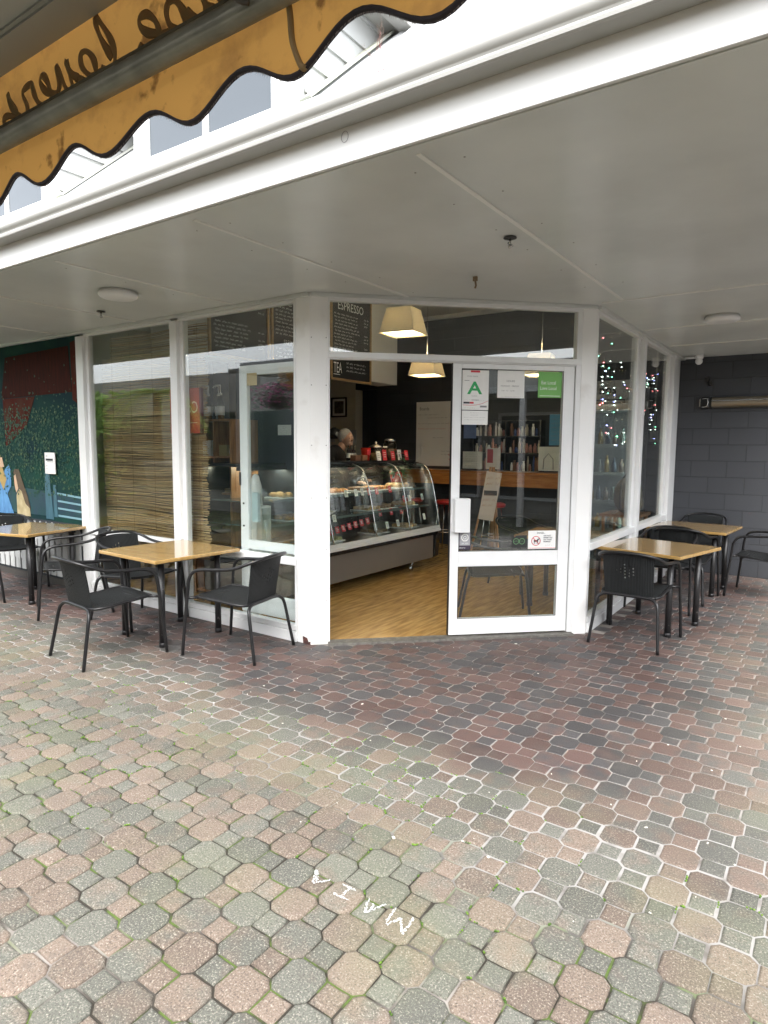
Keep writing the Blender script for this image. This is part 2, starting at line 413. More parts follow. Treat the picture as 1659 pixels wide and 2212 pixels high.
# chalk letters M A I A, written to be read from the shop side
chalkg = mat('ground_chalk', (.55, .56, .55), .9)
ckr = empty('chalk_writing', (2.0, -2.05, 0), 0, 'white chalk capitals scrawled on the pavers in the foreground', 'chalk writing'); rc = random.Random(2)
def stroke(ck, a, b, w=.0042):
    a = Vector(a); b = Vector(b); n_ = max(8, int((b-a).length/.003)); d = (b-a); nn = Vector((-d.y, d.x)).normalized()
    for i in range(n_):
        for k in range(3):
            if rc.random() < .42: continue
            p = a.lerp(b, (i+rc.random())/n_)+nn*rc.uniform(-w, w); s_ = rc.uniform(.0014, .003)
            ck.rbox((p.x, p.y, .0015+.0003*k), (s_*2, s_, .0008), rc.uniform(0, 3))
def ZP(u, v): p = hZ(u, v, 0); return (p.x, p.y)
CHK = [[(1245, 3427), (1233, 3478)], [(1233, 3478), (1300, 3467)], [(1249, 3428), (1248, 3470)],
       [(1350, 3482), (1400, 3508)], [(1378, 3496), (1342, 3534)], [(1312, 3518), (1368, 3545)],
       [(1452, 3540), (1436, 3595)], [(1436, 3595), (1520, 3562)], [(1470, 3560), (1462, 3584)],
       [(1561, 3578), (1518, 3632)], [(1522, 3642), (1577, 3618)], [(1577, 3618), (1583, 3680)], [(1583, 3680), (1630, 3616)]]
for i0, i1 in ((0, 3), (3, 6), (6, 9), (9, 13)):
    ck = MB(off=(2.0, -2.05, 0))
    for a, b in CHK[i0:i1]: stroke(ck, ZP(a[0]*.5486, a[1]*.5486), ZP(b[0]*.5486, b[1]*.5486))
    ck.build('letter', chalkg, ckr)
# ---------------------------------------------------------------- cafe building
B = empty('cafe_building', (0, 0, 0), 0, 'white fronted corner cafe with chamfered glass entrance under a wide soffit', 'building')
def facade_thing(name, loc, rz): e = empty(name, loc, rz); e.parent = B; return e
def FR(name, loc, rz, boxes, mt_=None, bev=.003, panes=()):   # frame in facade space: x along, y inward
    mb = MB()
    for b in boxes: mb.box((b[0], b[4], b[2]), (b[1], b[5], b[3]))
    o = mb.build(name, mt_ or alu, B, bev=bev); o.location = loc; o.rotation_euler = (0, 0, rz)
    for (x0, x1, z0, z1, y) in panes:
        p = MB().box((x0, y-.003, z0), (x1, y+.003, z1)).build('pane', glass, o)
    return o
# corner posts
c_ = Vector((cos(CA), sin(CA))); n_in = Vector((-sin(CA), cos(CA)))
p1 = c_*.134; p2 = p1+n_in*.13
mb = MB(); mb.prism([(-.14, .0), (0, 0), (p1.x, p1.y), (p2.x, p2.y), (-.14, .12)], 0, H)
mb.build('corner_post', white, B, bev=.004)
q0 = c_*2.16; q1 = Vector((WX, WY))
mb = MB(); mb.prism([(q0.x, q0.y), (WX, WY), (WX, WY+.04), (WX-.12, WY+.06), (q0.x+n_in.x*.13, q0.y+n_in.y*.13)], 0, H)
mb.build('corner_post', white, B, bev=.004)
# screw heads on posts and broken plaster at the foot
for z in (.35, .75, 1.15, 1.55, 2.0, 2.35):
    for s_ in (.012, .122):
        p = c_*s_-n_in*.001; MB().rbox((p.x, p.y, z), (.007, .004, .007), CA).build('screw', mat('screw_dull', (.25, .24, .22), .5, metal=.5), B)
ch = MB(); ch.add([(-.075, -.003, 0), (-.0, -.003, 0), (.0, -.003, .028), (-.02, -.003, .02), (-.035, -.003, .05), (-.078, -.003, .058)], [(0, 1, 2, 3, 4, 5)])
ch.build('broken_foot', mat('broken_brick', (.12, .04, .03), .9, col2=(.03, .02, .02), vs=30), B, solid=.003)
# left facade (local = world)
L0 = (0, 0, 0)
FR('window_frame', L0, 0, [(-3.12, -3.0, 0, H-.05, -.02, .07), (-3.0, -1.62, H-.05, H-.028, .0, .06), (-3.0, -2.955, .1, H-.05, .015, .075),
   (-3.0, -1.62, .62, .675, -.005, .065), (-3.0, -1.62, .085, .125, -.005, .065), (-3.0, -1.62, 0, .082, -.015, .08), (-1.665, -1.62, .125, H-.05, .02, .07)],
   panes=[(-2.955, -1.665, .675, H-.05, .04), (-2.955, -1.665, .125, .62, .04)])
FR('window_frame', L0, 0, [(-1.617, -1.525, 0, H-.05, -.02, .07), (-1.525, -.143, H-.05, H-.028, .0, .06), (-1.525, -1.48, .1, H-.05, .015, .075),
   (-1.48, -.143, .61, .665, -.01, .062), (-1.525, -.143, .088, .128, -.005, .065), (-1.525, -.143, 0, .085, -.015, .08), (-.165, -.143, .128, H-.05, 0, .06)],
   panes=[(-1.48, -.165, .665, H-.05, .03), (-1.48, -.165, .128, .61, .03)])
# the slid-open leaf behind the left glass
SL = FR('sliding_door', L0, 0, [(-.855, -.765, .13, 2.2, .085, .125), (-.22, -.14, .13, 2.2, .085, .125), (-.765, -.22, 2.12, 2.2, .085, .125), (-.765, -.22, .675, .75, .085, .125), (-.765, -.22, .13, .30, .085, .125)],
   panes=[(-.765, -.22, .75, 2.12, .105), (-.765, -.22, .3, .675, .105)])
MB().box((-.86, .075, 1.21), (-.845, .085, 1.32)).build('latch', rub, SL)
for z in (1.05, .86): MB().box((-.825, .08, z), (-.81, .0849, z+.015)).build('bolt', rub, SL)
# chamfer: transom, jambs, door
CR = (0, 0, 0)
FR('transom_window', CR, CA, [(.134, 2.16, H-.05, H-.02, -.004, .06), (.134, 2.16, 2.205, 2.25, -.012, .07), (.134, .15, .02, H-.05, .0, .06), (2.118, 2.16, .02, H-.05, .0, .07), (.15, 2.118, 2.195, 2.204, .0, .05)],
   panes=[(.15, 2.118, 2.25, H-.05, .03)])
DR = FR('sliding_door', CR, CA, [(1.107, 1.178, .03, 2.194, .012, .055), (2.02, 2.113, .03, 2.194, .012, .055), (1.178, 2.02, 2.155, 2.194, .012, .055),
   (1.178, 2.02, .59, .712, .012, .055), (1.178, 2.02, .03, .162, .012, .055)], panes=[(1.178, 2.02, .712, 2.155, .03), (1.178, 2.02, .162, .59, .03)])
MB().box((1.102, .010, .03), (1.1065, .05, 2.194)).build('rubber_seal', rub, DR)
MB().box((1.128, -.045, .872), (1.255, .0115, 1.142)).build('handle', alu, DR, bev=.006)
gk = MB()
for (x0, x1, z0, z1) in ((1.178, 2.02, .712, 2.155), (1.178, 2.02, .162, .59)):
    w = .004
    gk.box((x0, .011, z0), (x0+w, .014, z1)).box((x1-w, .011, z0), (x1, .014, z1)).box((x0+w, .011, z0), (x1-w, .014, z0+w)).box((x0+w, .011, z1-w), (x1-w, .014, z1))
gk.build('glazing_gasket', rub, DR)
MB().box((.134, -.05, -.004), (2.16, .06, .018)).build('threshold', mat('worn_threshold', (.20, .19, .17), .6, metal=.4, var=.4, vs=30), B).rotation_euler = (0, 0, CA)
# right facade
RL = (WX, WY, 0)
FR('window_frame', RL, pi/2, [(.04, 1.51, H-.05, H-.028, 0, .06), (.04, 1.51, .70, .76, -.012, .06), (.04, 1.51, .0, .085, -.02, .08), (.04, 1.51, .088, .13, -.005, .065), (.04, .055, .13, H-.05, .0, .06), (1.40, 1.50, .13, H-.05, .02, .08), (1.51, 1.61, 0, H-.028, -.02, .08)],
   panes=[(.055, 1.40, .76, H-.05, .03), (.055, 1.40, .13, .70, .03)])
FR('window_frame', RL, pi/2, [(1.61, 2.98, H-.05, H-.028, 0, .06), (1.61, 2.98, .70, .76, -.012, .06), (1.61, 2.98, .0, .085, -.02, .08), (1.61, 2.98, .088, .13, -.005, .065), (2.87, 2.97, .13, H-.05, .02, .08), (2.98, 3.09, 0, H-.028, -.02, .08), (3.09, 3.587, 0, H-.028, .03, .08)],
   panes=[(1.612, 2.87, .76, H-.05, .03), (1.612, 2.87, .13, .70, .03)])
# head trim under the soffit
tr = MB(); tr.box((-7, -.03, H-.027), (.0, .05, H-.001)); tr.build('head_trim', soff, B, bev=.003)
tr = MB(); tr.box((.012, -.03, H-.027), (CL-.012, .05, H-.001)); o = tr.build('head_trim', soff, B, bev=.003); o.rotation_euler = (0, 0, CA)
tr = MB(); tr.box((.0, -.03, H-.027), (3.58, .05, H-.001)); o = tr.build('head_trim', soff, B, bev=.003); o.rotation_euler = (0, 0, pi/2); o.location = RL
# soffit, battens
sf = MB(); sf.prism([(-7, YF+.065), (3.6, YF+.065), (3.6, BACK), (WX, BACK), (WX, WY), (0, 0), (-7, 0)], H, H+.03)
sf.build('soffit', soff, B)
MB().box((-7, YF, H-.006), (3.6, YF+.064, H+.03)).build('soffit_edge', soff, B, bev=.002)
BTM = mat('batten_paint', (.70, .70, .67), .35)
for k, x in enumerate((-4.73, -3.41, -2.09, -.77, .544, 1.864, 3.18)):
    ye = 0 if x <= 0 else (x*WY/WX if x < WX else 1.45)
    MB().box((x-.011, YF+.066, H-.008), (x+.011, ye-.03 if x < WX else 1.45, H+.001)).build('joint_batten', BTM, B, bev=.003)
for y in (1.47, 2.86, 4.02): MB().box((WX+.06, y, H-.008), (3.6, y+.024, H+.001)).build('joint_batten', BTM, B, bev=.003)
# fascia and gutter
MB().box((-7, YF-.022, H-.002), (3.6, YF-.002, 2.84)).build('fascia', mat('fascia_white', (.62, .62, .61), .4, var=.07, vs=4, stretch=(.3, 1, 6)), B, bev=.004)
gp = [(YF-.023, 2.805), (-1.665, 2.800), (-1.678, 2.793), (-1.690, 2.795), (-1.694, 2.806), (-1.690, 2.815), (-1.694, 2.822)]
gp += [(-1.662-.052*cos(a), 2.852+.04*sin(a)) for a in [R(x) for x in range(-40, 100, 14)]]
gp += [(-1.64, 2.885), (YF-.023, 2.885)]
G_ = MB(); G_.smooth = False; G_.extr(gp, 'x', -7, 3.6); o = G_.build('gutter', gut, B)
for p in o.data.polygons: p.use_smooth = len(p.vertices) == 4
o.data.set_sharp_from_angle(angle=R(25))
# roof: corrugated slope with dormers
RS = .907
def roofz(y): return 2.90+RS*(y-(-1.60))
ro = MB(); ro.smooth = True
vs = []; fs = []; nx = 0; x = -7.
xs = []
while x < 3.6: xs.append(x); x += .0125
for i, x in enumerate(xs):
    dz = .009*sin(2*pi*x/.076)
    for y in (-1.60, -1.2, 0, 2.4): vs.append((x, y-.3*dz, roofz(y)+dz))
for i in range(len(xs)-1):
    for k in range(3): fs.append((i*4+k, (i+1)*4+k, (i+1)*4+k+1, i*4+k+1))
ro.add(vs, fs); ro.build('roof', iron, B)
MB().add([(-7, -1.615, 2.888), (3.6, -1.615, 2.888), (3.6, -1.44, 3.058), (-7, -1.44, 3.058), (-7, -1.615, 2.86), (3.6, -1.615, 2.86)], [(0, 1, 2, 3), (0, 4, 5, 1)]).build('roof_apron', iron, B, solid=.004)
weather = mat('weatherboard_white', (.42, .43, .43), .45, var=.04, vs=4)
skyglass = mat('upstairs_glass', (.055, .065, .075), .04, spec=.45, coat=0)
for x0, x1 in ((-.05, 1.201), (-2.075, -.822), (-4.1, -2.847)):
    d = MB(); yb = -1.41; zt = 3.66
    d.box((x0, yb, 3.06), (x1, 1.2, zt))
    k = 3.12                                     # lapped boards on the side walls
    while k < zt:
        for xx, sx in ((x1, 1), (x0, -1)): d.add([(xx, yb, k), (xx, 1.2, k), (xx+sx*.012, 1.2, k-.0), (xx+sx*.012, yb, k), (xx, yb, k+.11), (xx, 1.2, k+.11)], [(0, 1, 2, 3), (3, 2, 5, 4)])
        k += .13
    do = d.build('dormer', weather, B)
    e = MB(); e.box((x0-.10, yb-.10, zt), (x1+.10, 1.2, zt+.05)); e.extr([(x1+.10, zt-.02), (x1+.17, zt-.015), (x1+.18, zt+.03), (x1+.17, zt+.06), (x1+.10, zt+.06)], 'y', yb-.1, -.75); e.build('dormer_eave', gut, do, bev=.003)
    r = MB(); xm = (x0+x1)/2; r.add([(x0-.12, yb-.1, zt+.05), (x1+.12, yb-.1, zt+.05), (xm, yb-.1, zt+.62), (x0-.12, 1.4, zt+.05), (x1+.12, 1.4, zt+.05), (xm, 1.4, zt+.62)], [(0, 1, 2), (1, 4, 5, 2), (0, 2, 5, 3), (3, 5, 4)]); r.build('dormer_roof', iron, do)
    f = MB()
    for a, b_ in ((.160, .598), (.636, 1.075)):
        f.box((x0+a, yb-.012, 3.085), (x0+b_, yb-.004, 3.60))
    f.build('window_pane', skyglass, do)
    f = MB(); f.box((x0+.13, yb-.022, 3.602), (x0+1.105, yb, 3.632)).box((x0+.13, yb-.03, 3.055), (x0+1.105, yb, 3.084))
    for a, b_ in ((.13, .159), (.599, .635), (1.076, 1.105)): f.box((x0+a, yb-.022, 3.085), (x0+b_, yb, 3.6015))
    f.build('window_trim', white, do)
    fl = MB(); fl.add([(x1+.005, yb-.03, roofz(yb-.03)+.02), (x1+.07, yb-.03, roofz(yb-.03)+.025), (x1+.07, -.72, roofz(-.72)+.025), (x1+.005, -.72, roofz(-.72)+.02)], [(0, 1, 2, 3)]); fl.build('flashing', mat('dull_flashing', (.33, .34, .32), .5, col2=(.42, .44, .35), vs=6), do, solid=.012)
# upper wall band above the glazing (closes the shop in)
MB().box((-7, .051, H+.031), (0, .12, 4.2)).build('upper_wall', greyw, B)
MB().box((0, .051, H+.031), (CL, .12, 4.2)).build('upper_wall', greyw, B).rotation_euler = (0, 0, CA)
o = MB().box((0, .051, H+.031), (3.58, .12, 4.2)).build('upper_wall', greyw, B); o.location = RL; o.rotation_euler = (0, 0, pi/2)
# interior shell
fl = MB(); fl.prism([(-7, .09), (-.14, .09), (-.05, .1), (.0, .02), (WX-.06, WY+.02), (WX-.06, BACK), (-7, BACK)], -.006, .014)
wf = mat('oak_floor', (.47, .29, .10), .20, col2=(.28, .16, .05), vs=3.2, stretch=(9, 1.1, 1), bump=.03, bs=20, detail=6)
tag(fl.build('floor', wf), 'varnished timber floor inside the cafe', kind='structure')
MB().box((-7, .12, 3.56), (WX-.12, BACK, 3.6)).build('ceiling', ceilm, B)
MB().box((-7, BACK-.05, 3.50), (WX-.12, BACK-.002, 3.559)).build('cornice', white, B)
# block wall (party wall, outside and inside)
def block_mat():
    M = bpy.data.materials.new('painted_block'); M.use_nodes = True; n = M.node_tree; L = n.links; b = n.nodes['Principled BSDF']
    tc = n.nodes.new('ShaderNodeTexCoord'); sp = n.nodes.new('ShaderNodeSeparateXYZ'); cb = n.nodes.new('ShaderNodeCombineXYZ')
    L.new(tc.outputs['Object'], sp.inputs[0]); L.new(sp.outputs[0], cb.inputs[0]); L.new(sp.outputs[2], cb.inputs[1])
    br = n.nodes.new('ShaderNodeTexBrick'); br.inputs['Scale'].default_value = 1; br.inputs['Brick Width'].default_value = .4; br.inputs['Row Height'].default_value = .2
    br.inputs['Mortar Size'].default_value = .005; br.inputs['Mortar Smooth'].default_value = .3
    br.inputs['Color1'].default_value = (.040, .043, .050, 1); br.inputs['Color2'].default_value = (.046, .049, .056, 1); br.inputs['Mortar'].default_value = (.028, .030, .034, 1)
    L.new(cb.outputs[0], br.inputs[0]); L.new(br.outputs[0], b.inputs['Base Color'])
    ns = n.nodes.new('ShaderNodeTexNoise'); ns.inputs['Scale'].default_value = 120; L.new(tc.outputs['Object'], ns.inputs[0])
    ad = n.nodes.new('ShaderNodeMath'); ad.operation = 'MULTIPLY_ADD'; ad.inputs[1].default_value = -1.; L.new(br.outputs['Fac'], ad.inputs[0]); 
    ml = n.nodes.new('ShaderNodeMath'); ml.operation = 'MULTIPLY'; ml.inputs[1].default_value = .35; L.new(ns.outputs[0], ml.inputs[0]); L.new(ml.outputs[0], ad.inputs[2])
    bp = n.nodes.new('ShaderNodeBump'); bp.inputs['Strength'].default_value = .7; bp.inputs['Distance'].default_value = .006; L.new(ad.outputs[0], bp.inputs['Height']); L.new(bp.outputs[0], b.inputs['Normal'])
    b.inputs['Roughness'].default_value = .6
    return M
blk = block_mat()
w = MB(); w.box((WX+.0, BACK, 0), (7, BACK+.2, 4)); tag(w.build('block_wall', blk), 'charcoal painted concrete block wall closing the right end of the terrace', 'wall')
iw = MB(); iw.box((-3.05, BACK, 0), (WX-.001, BACK+.2, 4)); iw.build('inner_wall', blk, B)
MB().box((-7, BACK, 0), (-3.5, BACK+.2, 4)).build('inner_wall', cream, B)
MB().box((-3.6, BACK+.201, 0), (-2.9, BACK+.4, 4)).box((-3.5, BACK, 2.5), (-3.05, BACK+.2, 4)).build('inner_wall', navy, B)
MB().box((-7.1, 0, 0), (-7, BACK+.3, 4.2)).build('inner_wall', cream, B)
# menu bulkhead
XB = -2.0
MB().box((XB-.35, .32, 2.43), (XB-.004, 4.19, 3.559)).build('bulkhead', greyw, B)
MB().box((-2.30, .98, .015), (-2.22, 1.2, 2.428)).build('inner_wall', navy, B)
# ---------------------------------------------------------------- mural panel
mu = empty('mural', (-5, -.005, 0), 0, 'painted mural panel of a dark garden, red roof and white picket fence', 'mural')
def mp_(x): return x+5
mg = mat('mural_foliage', (.010, .050, .034), .8, spec=.15, col2=(.006, .022, .030), vs=2.2, detail=8, lo=.3, hi=.7)
MB().box((-2, .01, .07), (1.88, .04, H-.03)).build('painted_board', mg, mu)
def flat(pts, y, name, M_, par=mu):   # pts in (world x, z)
    b_ = MB(); n = len(pts); b_.add([(mp_(x), y, z) for x, z in pts]+[(mp_(x), y+.002, z) for x, z in pts], [tuple(range(n)), tuple(range(n, 2*n))[::-1]]+[(i, (i+1) % n, n+(i+1) % n, n+i) for i in range(n)][::1]); return b_.build(name, M_, par)
rr_ = mat('mural_red', (.07, .010, .008), .9, spec=.1, col2=(.07, .03, .02), vs=5); rg = mat('mural_rust', (.055, .016, .012), .9, spec=.1, col2=(.035, .014, .012), vs=5, stretch=(6, 1, 1))
flat([(-4.62, 2.52), (-3.30, 2.55), (-3.25, 2.08), (-4.75, 2.06)], .006, 'painted_roof', rg)
flat([(-3.25, 2.58), (-3.125, 2.60), (-3.125, 1.95), (-3.24, 2.0)], .0045, 'painted_gable', rr_)
flat([(-4.72, 2.055), (-4.0, 2.06), (-4.2, 1.75), (-4.7, 1.5)], .006, 'painted_wall', rr_)
lf = MB(); rf = random.Random(21)
for _ in range(3600):
    x = rf.uniform(-6.2, -3.14); z = rf.gauss(1.55, .42)
    if not .95 < z < 2.5 or (z > 1.95 and rf.random() < .85): continue
    s_ = rf.uniform(.006, .022); a = rf.uniform(0, 6.28); lf.mt(0 if rf.random() < .62 else (1 if rf.random() < .8 else 2))
    lf.add([(mp_(x)+s_*cos(a+k*2.1)*(1 if k else 1.5), .0025-.0006*lf.cm, z+s_*sin(a+k*2.1)) for k in range(3)], [(0, 1, 2)])
lf.build('painted_leaves', [mat('mural_leaf_dark', (.010, .055, .03), .7), mat('mural_leaf_mid', (.018, .065, .028), .7), mat('mural_leaf_light', (.06, .10, .04), .7)], mu)
bl = mat('mural_blue', (.05, .13, .17), .5, col2=(.03, .08, .11), vs=8, stretch=(5, 1, 1)); bl2 = mat('mural_pale_blue', (.16, .30, .36), .5)
flat([(-7, .75), (-3.125, .75), (-3.125, 1.0), (-4.6, 1.05), (-7, 1.0)], .0075, 'painted_ground', mat('mural_navy', (.012, .035, .060), .5, col2=(.008, .05, .05), vs=4))
flat([(-3.86, .72), (-3.86, 1.22), (-3.82, 1.28), (-3.76, 1.22), (-3.74, 1.0), (-3.70, .72)], .003, 'painted_post', bl)
flat([(-3.69, .75), (-3.69, 1.10), (-3.63, 1.10), (-3.62, .75)], .003, 'painted_post', bl)
for i in range(4): flat([(-3.61, 1.02-.08*i), (-3.125, .995-.075*i), (-3.125, .975-.075*i), (-3.61, 1.0-.08*i)], .003, 'painted_rail', bl2)
dress = mat('mural_dress', (.10, .27, .50), .5, col2=(.05, .15, .32), vs=6, stretch=(6, 1, 1)); hair = mat('mural_hair', (.10, .065, .035), .6, col2=(.055, .035, .02), vs=9); sk2 = mat('mural_skin', (.50, .33, .22), .6); cloth = mat('mural_cloth', (.48, .40, .24), .6, col2=(.30, .24, .12), vs=8)
flat([(-4.95, .72), (-4.95, 1.16), (-4.80, 1.20), (-4.66, 1.30), (-4.60, 1.22), (-4.62, 1.05), (-4.72, .95), (-4.58, .72)], .003, 'painted_woman', dress)
flat([(-4.92, 1.15), (-4.96, 1.42), (-4.86, 1.44), (-4.80, 1.25), (-4.72, 1.12), (-4.80, 1.0)], .0015, 'painted_arm', mat('mural_shawl', (.35, .24, .08), .6))
flat([(-4.86, 1.26), (-4.86, 1.38), (-4.80, 1.38), (-4.76, 1.27)], .0005, 'painted_face', sk2)
flat([(-4.50, .72), (-4.50, .95), (-4.44, 1.02), (-4.34, 1.02), (-4.22, .86), (-4.20, .72)], .003, 'painted_girl', cloth)
flat([(-4.55, 1.20), (-4.52, 1.25), (-4.42, 1.25), (-4.35, 1.12), (-4.25, .95), (-4.19, .80), (-4.30, .86), (-4.38, 1.0), (-4.44, 1.03), (-4.50, 1.18)], .0015, 'painted_hair', hair)
flat([(-4.54, 1.17), (-4.50, 1.19), (-4.45, 1.03), (-4.50, .98), (-4.53, 1.06)], .0012, 'painted_face', sk2)
pk = MB(); x = -6.95; rq = random.Random(9)
while x < -3.18:
    wv = rq.uniform(.085, .10)
    pk.extr([(mp_(x), .10), (mp_(x+wv), .10), (mp_(x+wv), .60), (mp_(x+wv*.5), .685), (mp_(x), .60)], 'y', -.012, .004); x += wv+.035
pk.box((-2, -.006, .22), (1.86, .008, .28)).box((-2, -.006, .48), (1.86, .008, .54))
pk.build('picket_board', mat('fence_white', (.52, .53, .52), .6, col2=(.36, .37, .37), vs=9, stretch=(1, 1, .3)), mu)
MB().box((-2, .0085, .07), (1.87, .0095, .70)).build('dark_backing', mat('fence_gap', (.02, .025, .03), .7), mu)
MB().box((-2, .0, 0), (1.88, .05, .068)).build('plinth', mat('dark_plinth', (.05, .045, .04), .8), mu)
nb = MB(off=(-3.68, -.02, 1.30)); nb.box((-3.79, -.03, 1.22), (-3.585, -.018, 1.45))
no = nb.build('notice', paper, bev=.004); tag(no, 'small white notice on the garden mural above the blue post', 'notice')
nl = MB()
for i, (t, s_) in enumerate((('NOT', .018), ('FOR SMOKING', .024), ('', 0), ('please', .014), ('smoke', .014), ('outside', .014))):
    if t and i != 1: nl.text(t, -.085, .105-.034*i, s_, -.0115, sx=1)
nl.box((-.085, -.0115, .062), (.06, -.0113, .085)).box((-.06, -.0115, .048), (.07, -.0113, .053)); nl.build('lettering', ink, no)
# ---------------------------------------------------------------- bamboo blind
bb = MB(off=(-2.2, .15, 2.6)); rb = random.Random(4); z = 2.60; i = 0
while z > .48:
    th = rb.uniform(.0018, .0040); x0 = -2.95+rb.uniform(0, .02); x1 = -1.335+rb.gauss(0, .012)+.015*sin(i*.13)
    if z > 2.40: x0 = -2.80+rb.uniform(0, .02)
    w1 = rb.uniform(.3, 1)*.004; ph = rb.uniform(0, 6); sag = .012*sin(z*9)
    pts = [(x0+(x1-x0)*t/10, .15+.008*sin(t*1.3+z*3)+rb.uniform(-.001, .001), z+w1*sin(t*.9+ph)+sag*sin(t*.5)) for t in range(11)]
    bb.mt(rb.choice((0, 0, 1, 2, 3))); bb.tube(pts, th, 5); z -= th*2+rb.uniform(-.0005, .004); i += 1
    if rb.random() < .03: z -= rb.uniform(.003, .009)
st = MB()
for x in (-2.75, -2.45, -2.1, -1.75, -1.45): bb.mt(2); bb.tube([(x+.004*sin(k), .142, 2.62-k*.1) for k in range(22)], .0018, 4)
bcol = [(.50, .34, .15), (.38, .24, .10), (.20, .12, .05), (.62, .47, .25)]
o = bb.build('bamboo_blind', [mat('bamboo_%s' % n_, c, .5, var=.25, vs=7, stretch=(.5, 1, 8), trans=.25) for n_, c in zip(('tan', 'brown', 'dark', 'pale'), bcol)])
tag(o, 'ragged split bamboo blind hanging inside the left window', 'blind')
# ---------------------------------------------------------------- chairs
seatm = mat('black_wicker', (.008, .009, .010), .6, spec=.3, var=.3, vs=30, bump=.0)
def wick():
    M = MC['black_wicker']; n = M.node_tree; L = n.links; b = n.nodes['Principled BSDF']
    tc = n.nodes.new('ShaderNodeTexCoord'); w1 = n.nodes.new('ShaderNodeTexWave'); w1.inputs['Scale'].default_value = 28; w1.bands_direction = 'X'
    w2 = n.nodes.new('ShaderNodeTexWave'); w2.inputs['Scale'].default_value = 28; w2.bands_direction = 'Y'
    w3 = n.nodes.new('ShaderNodeTexWave'); w3.inputs['Scale'].default_value = 60; w3.bands_direction = 'Z'
    a = n.nodes.new('ShaderNodeMath'); a.operation = 'ADD'; a2 = n.nodes.new('ShaderNodeMath'); a2.operation = 'MULTIPLY_ADD'; a2.inputs[1].default_value = .4
    for w_ in (w1, w2, w3): L.new(tc.outputs['Object'], w_.inputs[0])
    L.new(w1.outputs['Fac'], a.inputs[0]); L.new(w1.outputs['Fac'], a.inputs[1]); L.new(w3.outputs['Fac'], a2.inputs[0]); L.new(a.outputs[0], a2.inputs[2])
    rm_ = n.nodes.new('ShaderNodeValToRGB'); rm_.color_ramp.elements[0].position = .6; rm_.color_ramp.elements[0].color = (.004, .005, .005, 1); rm_.color_ramp.elements[1].position = 1.0; rm_.color_ramp.elements[1].color = (.026, .029, .031, 1)
    hf = n.nodes.new('ShaderNodeMath'); hf.operation = 'MULTIPLY'; hf.inputs[1].default_value = .5; L.new(a2.outputs[0], hf.inputs[0]); L.new(hf.outputs[0], rm_.inputs[0]); L.new(rm_.outputs[0], b.inputs['Base Color'])
    bp = n.nodes.new('ShaderNodeBump'); bp.inputs['Strength'].default_value = .8; bp.inputs['Distance'].default_value = .004; L.new(a2.outputs[0], bp.inputs['Height']); L.new(bp.outputs[0], b.inputs['Normal'])
wick()
def make_chair(label, group):
    t = empty('armchair', (0, 0, 0), 0, label, 'chair', group)
    half = [(.29, .29, 0), (.285, .272, .2), (.275, .25, .42), (.270, .235, .56), (.266, .195, .625), (.262, .12, .648), (.255, 0, .655), (.248, -.14, .672), (.225, -.25, .712), (.17, -.312, .738), (.09, -.338, .750)]
    full = half+[(0, -.345, .753)]+[(-x, y, z) for x, y, z in half[::-1]]
    MB().tube(smooth_path(full, 5), .0125, 10).build('arm_frame', black, t)
    rh = [(.265, -.325, 0), (.248, -.292, .18), (.232, -.262, .34), (.205, -.246, .385), (.15, -.238, .402)]
    full = rh+[(0, -.238, .404)]+[(-x, y, z) for x, y, z in rh[::-1]]
    MB().tube(smooth_path(full, 5), .0125, 10).build('rear_leg', black, t)
    rim = [(.205, -.20, .402), (.222, 0, .418), (.222, .17, .432), (.19, .222, .430), (0, .232, .424), (-.19, .222, .430), (-.222, .17, .432), (-.222, 0, .418), (-.205, -.20, .402), (0, -.225, .398)]
    r = MB(); r.tube(smooth_path(rim, 4, True), .011, 8, closed=True)
    for s_ in (1, -1): r.tube([(s_*.215, .19, .43), (s_*.272, .247, .43)], .010, 7)
    r.tube([(.215, .15, .415), (-.215, .15, .415)], .008, 7); r.build('seat_frame', black, t)
    s_ = MB(); s_.smooth = True; N = 10; vs = []
    for j in range(N+1):
        y = -.215+.437*j/N; hw = .207+.016*sin(pi*j/N)
        for i in range(N+1):
            x = -hw+2*hw*i/N; e_ = (1-(2*i/N-1)**2)*(1-(2*j/N-1)**2); vs.append((x, y+(.01*(1-(2*i/N-1)**2) if j == N else 0), .405+.027*j/N-.020*e_))
    s_.add(vs, [(j*(N+1)+i, j*(N+1)+i+1, (j+1)*(N+1)+i+1, (j+1)*(N+1)+i) for j in range(N) for i in range(N)]); s_.build('seat', seatm, t, solid=.007)
    b_ = MB(); b_.smooth = True; NX, NZ = 36, 26; vs = []
    for j in range(NZ+1):
        tt = j/NZ; z = .40+.338*tt; hw = .183+.012*tt
        for i in range(NX+1):
            x = -hw+2*hw*i/NX; q = x/.19
            y = -.232-.085*tt**1.1+(.022+.028*tt)*q*q
            vs.append((x, y, z+(-.012*q*q if j == NZ else 0)))
    fs = []
    for j in range(NZ):
        for i in range(NX):
            u_, v_ = abs(i-NX/2+.5), abs(j-NZ*.60+.5)
            if u_/8+v_/5.5 < 1 and i % 3 == 1 and (j+(i//3)) % 2 == 0: continue
            fs.append((j*(NX+1)+i, j*(NX+1)+i+1, (j+1)*(NX+1)+i+1, (j+1)*(NX+1)+i))
    b_.add(vs, fs); b_.build('backrest', seatm, t, solid=.006)
    return t
first = make_chair('black wicker armchair nearest the camera on the left, its back turned to the street', 'black armchairs around the terrace tables')
used = [0]
def chair(x, y, hx, hy, label, z=0, group='black armchairs around the terrace tables', sc=1):
    c = first if not used[0] else copy_tree(first); used[0] = 1
    c.location = (x, y, z); c.rotation_euler = (0, 0, math.atan2(hy, hx)-pi/2); c['label'] = label; c['group'] = group
    return c
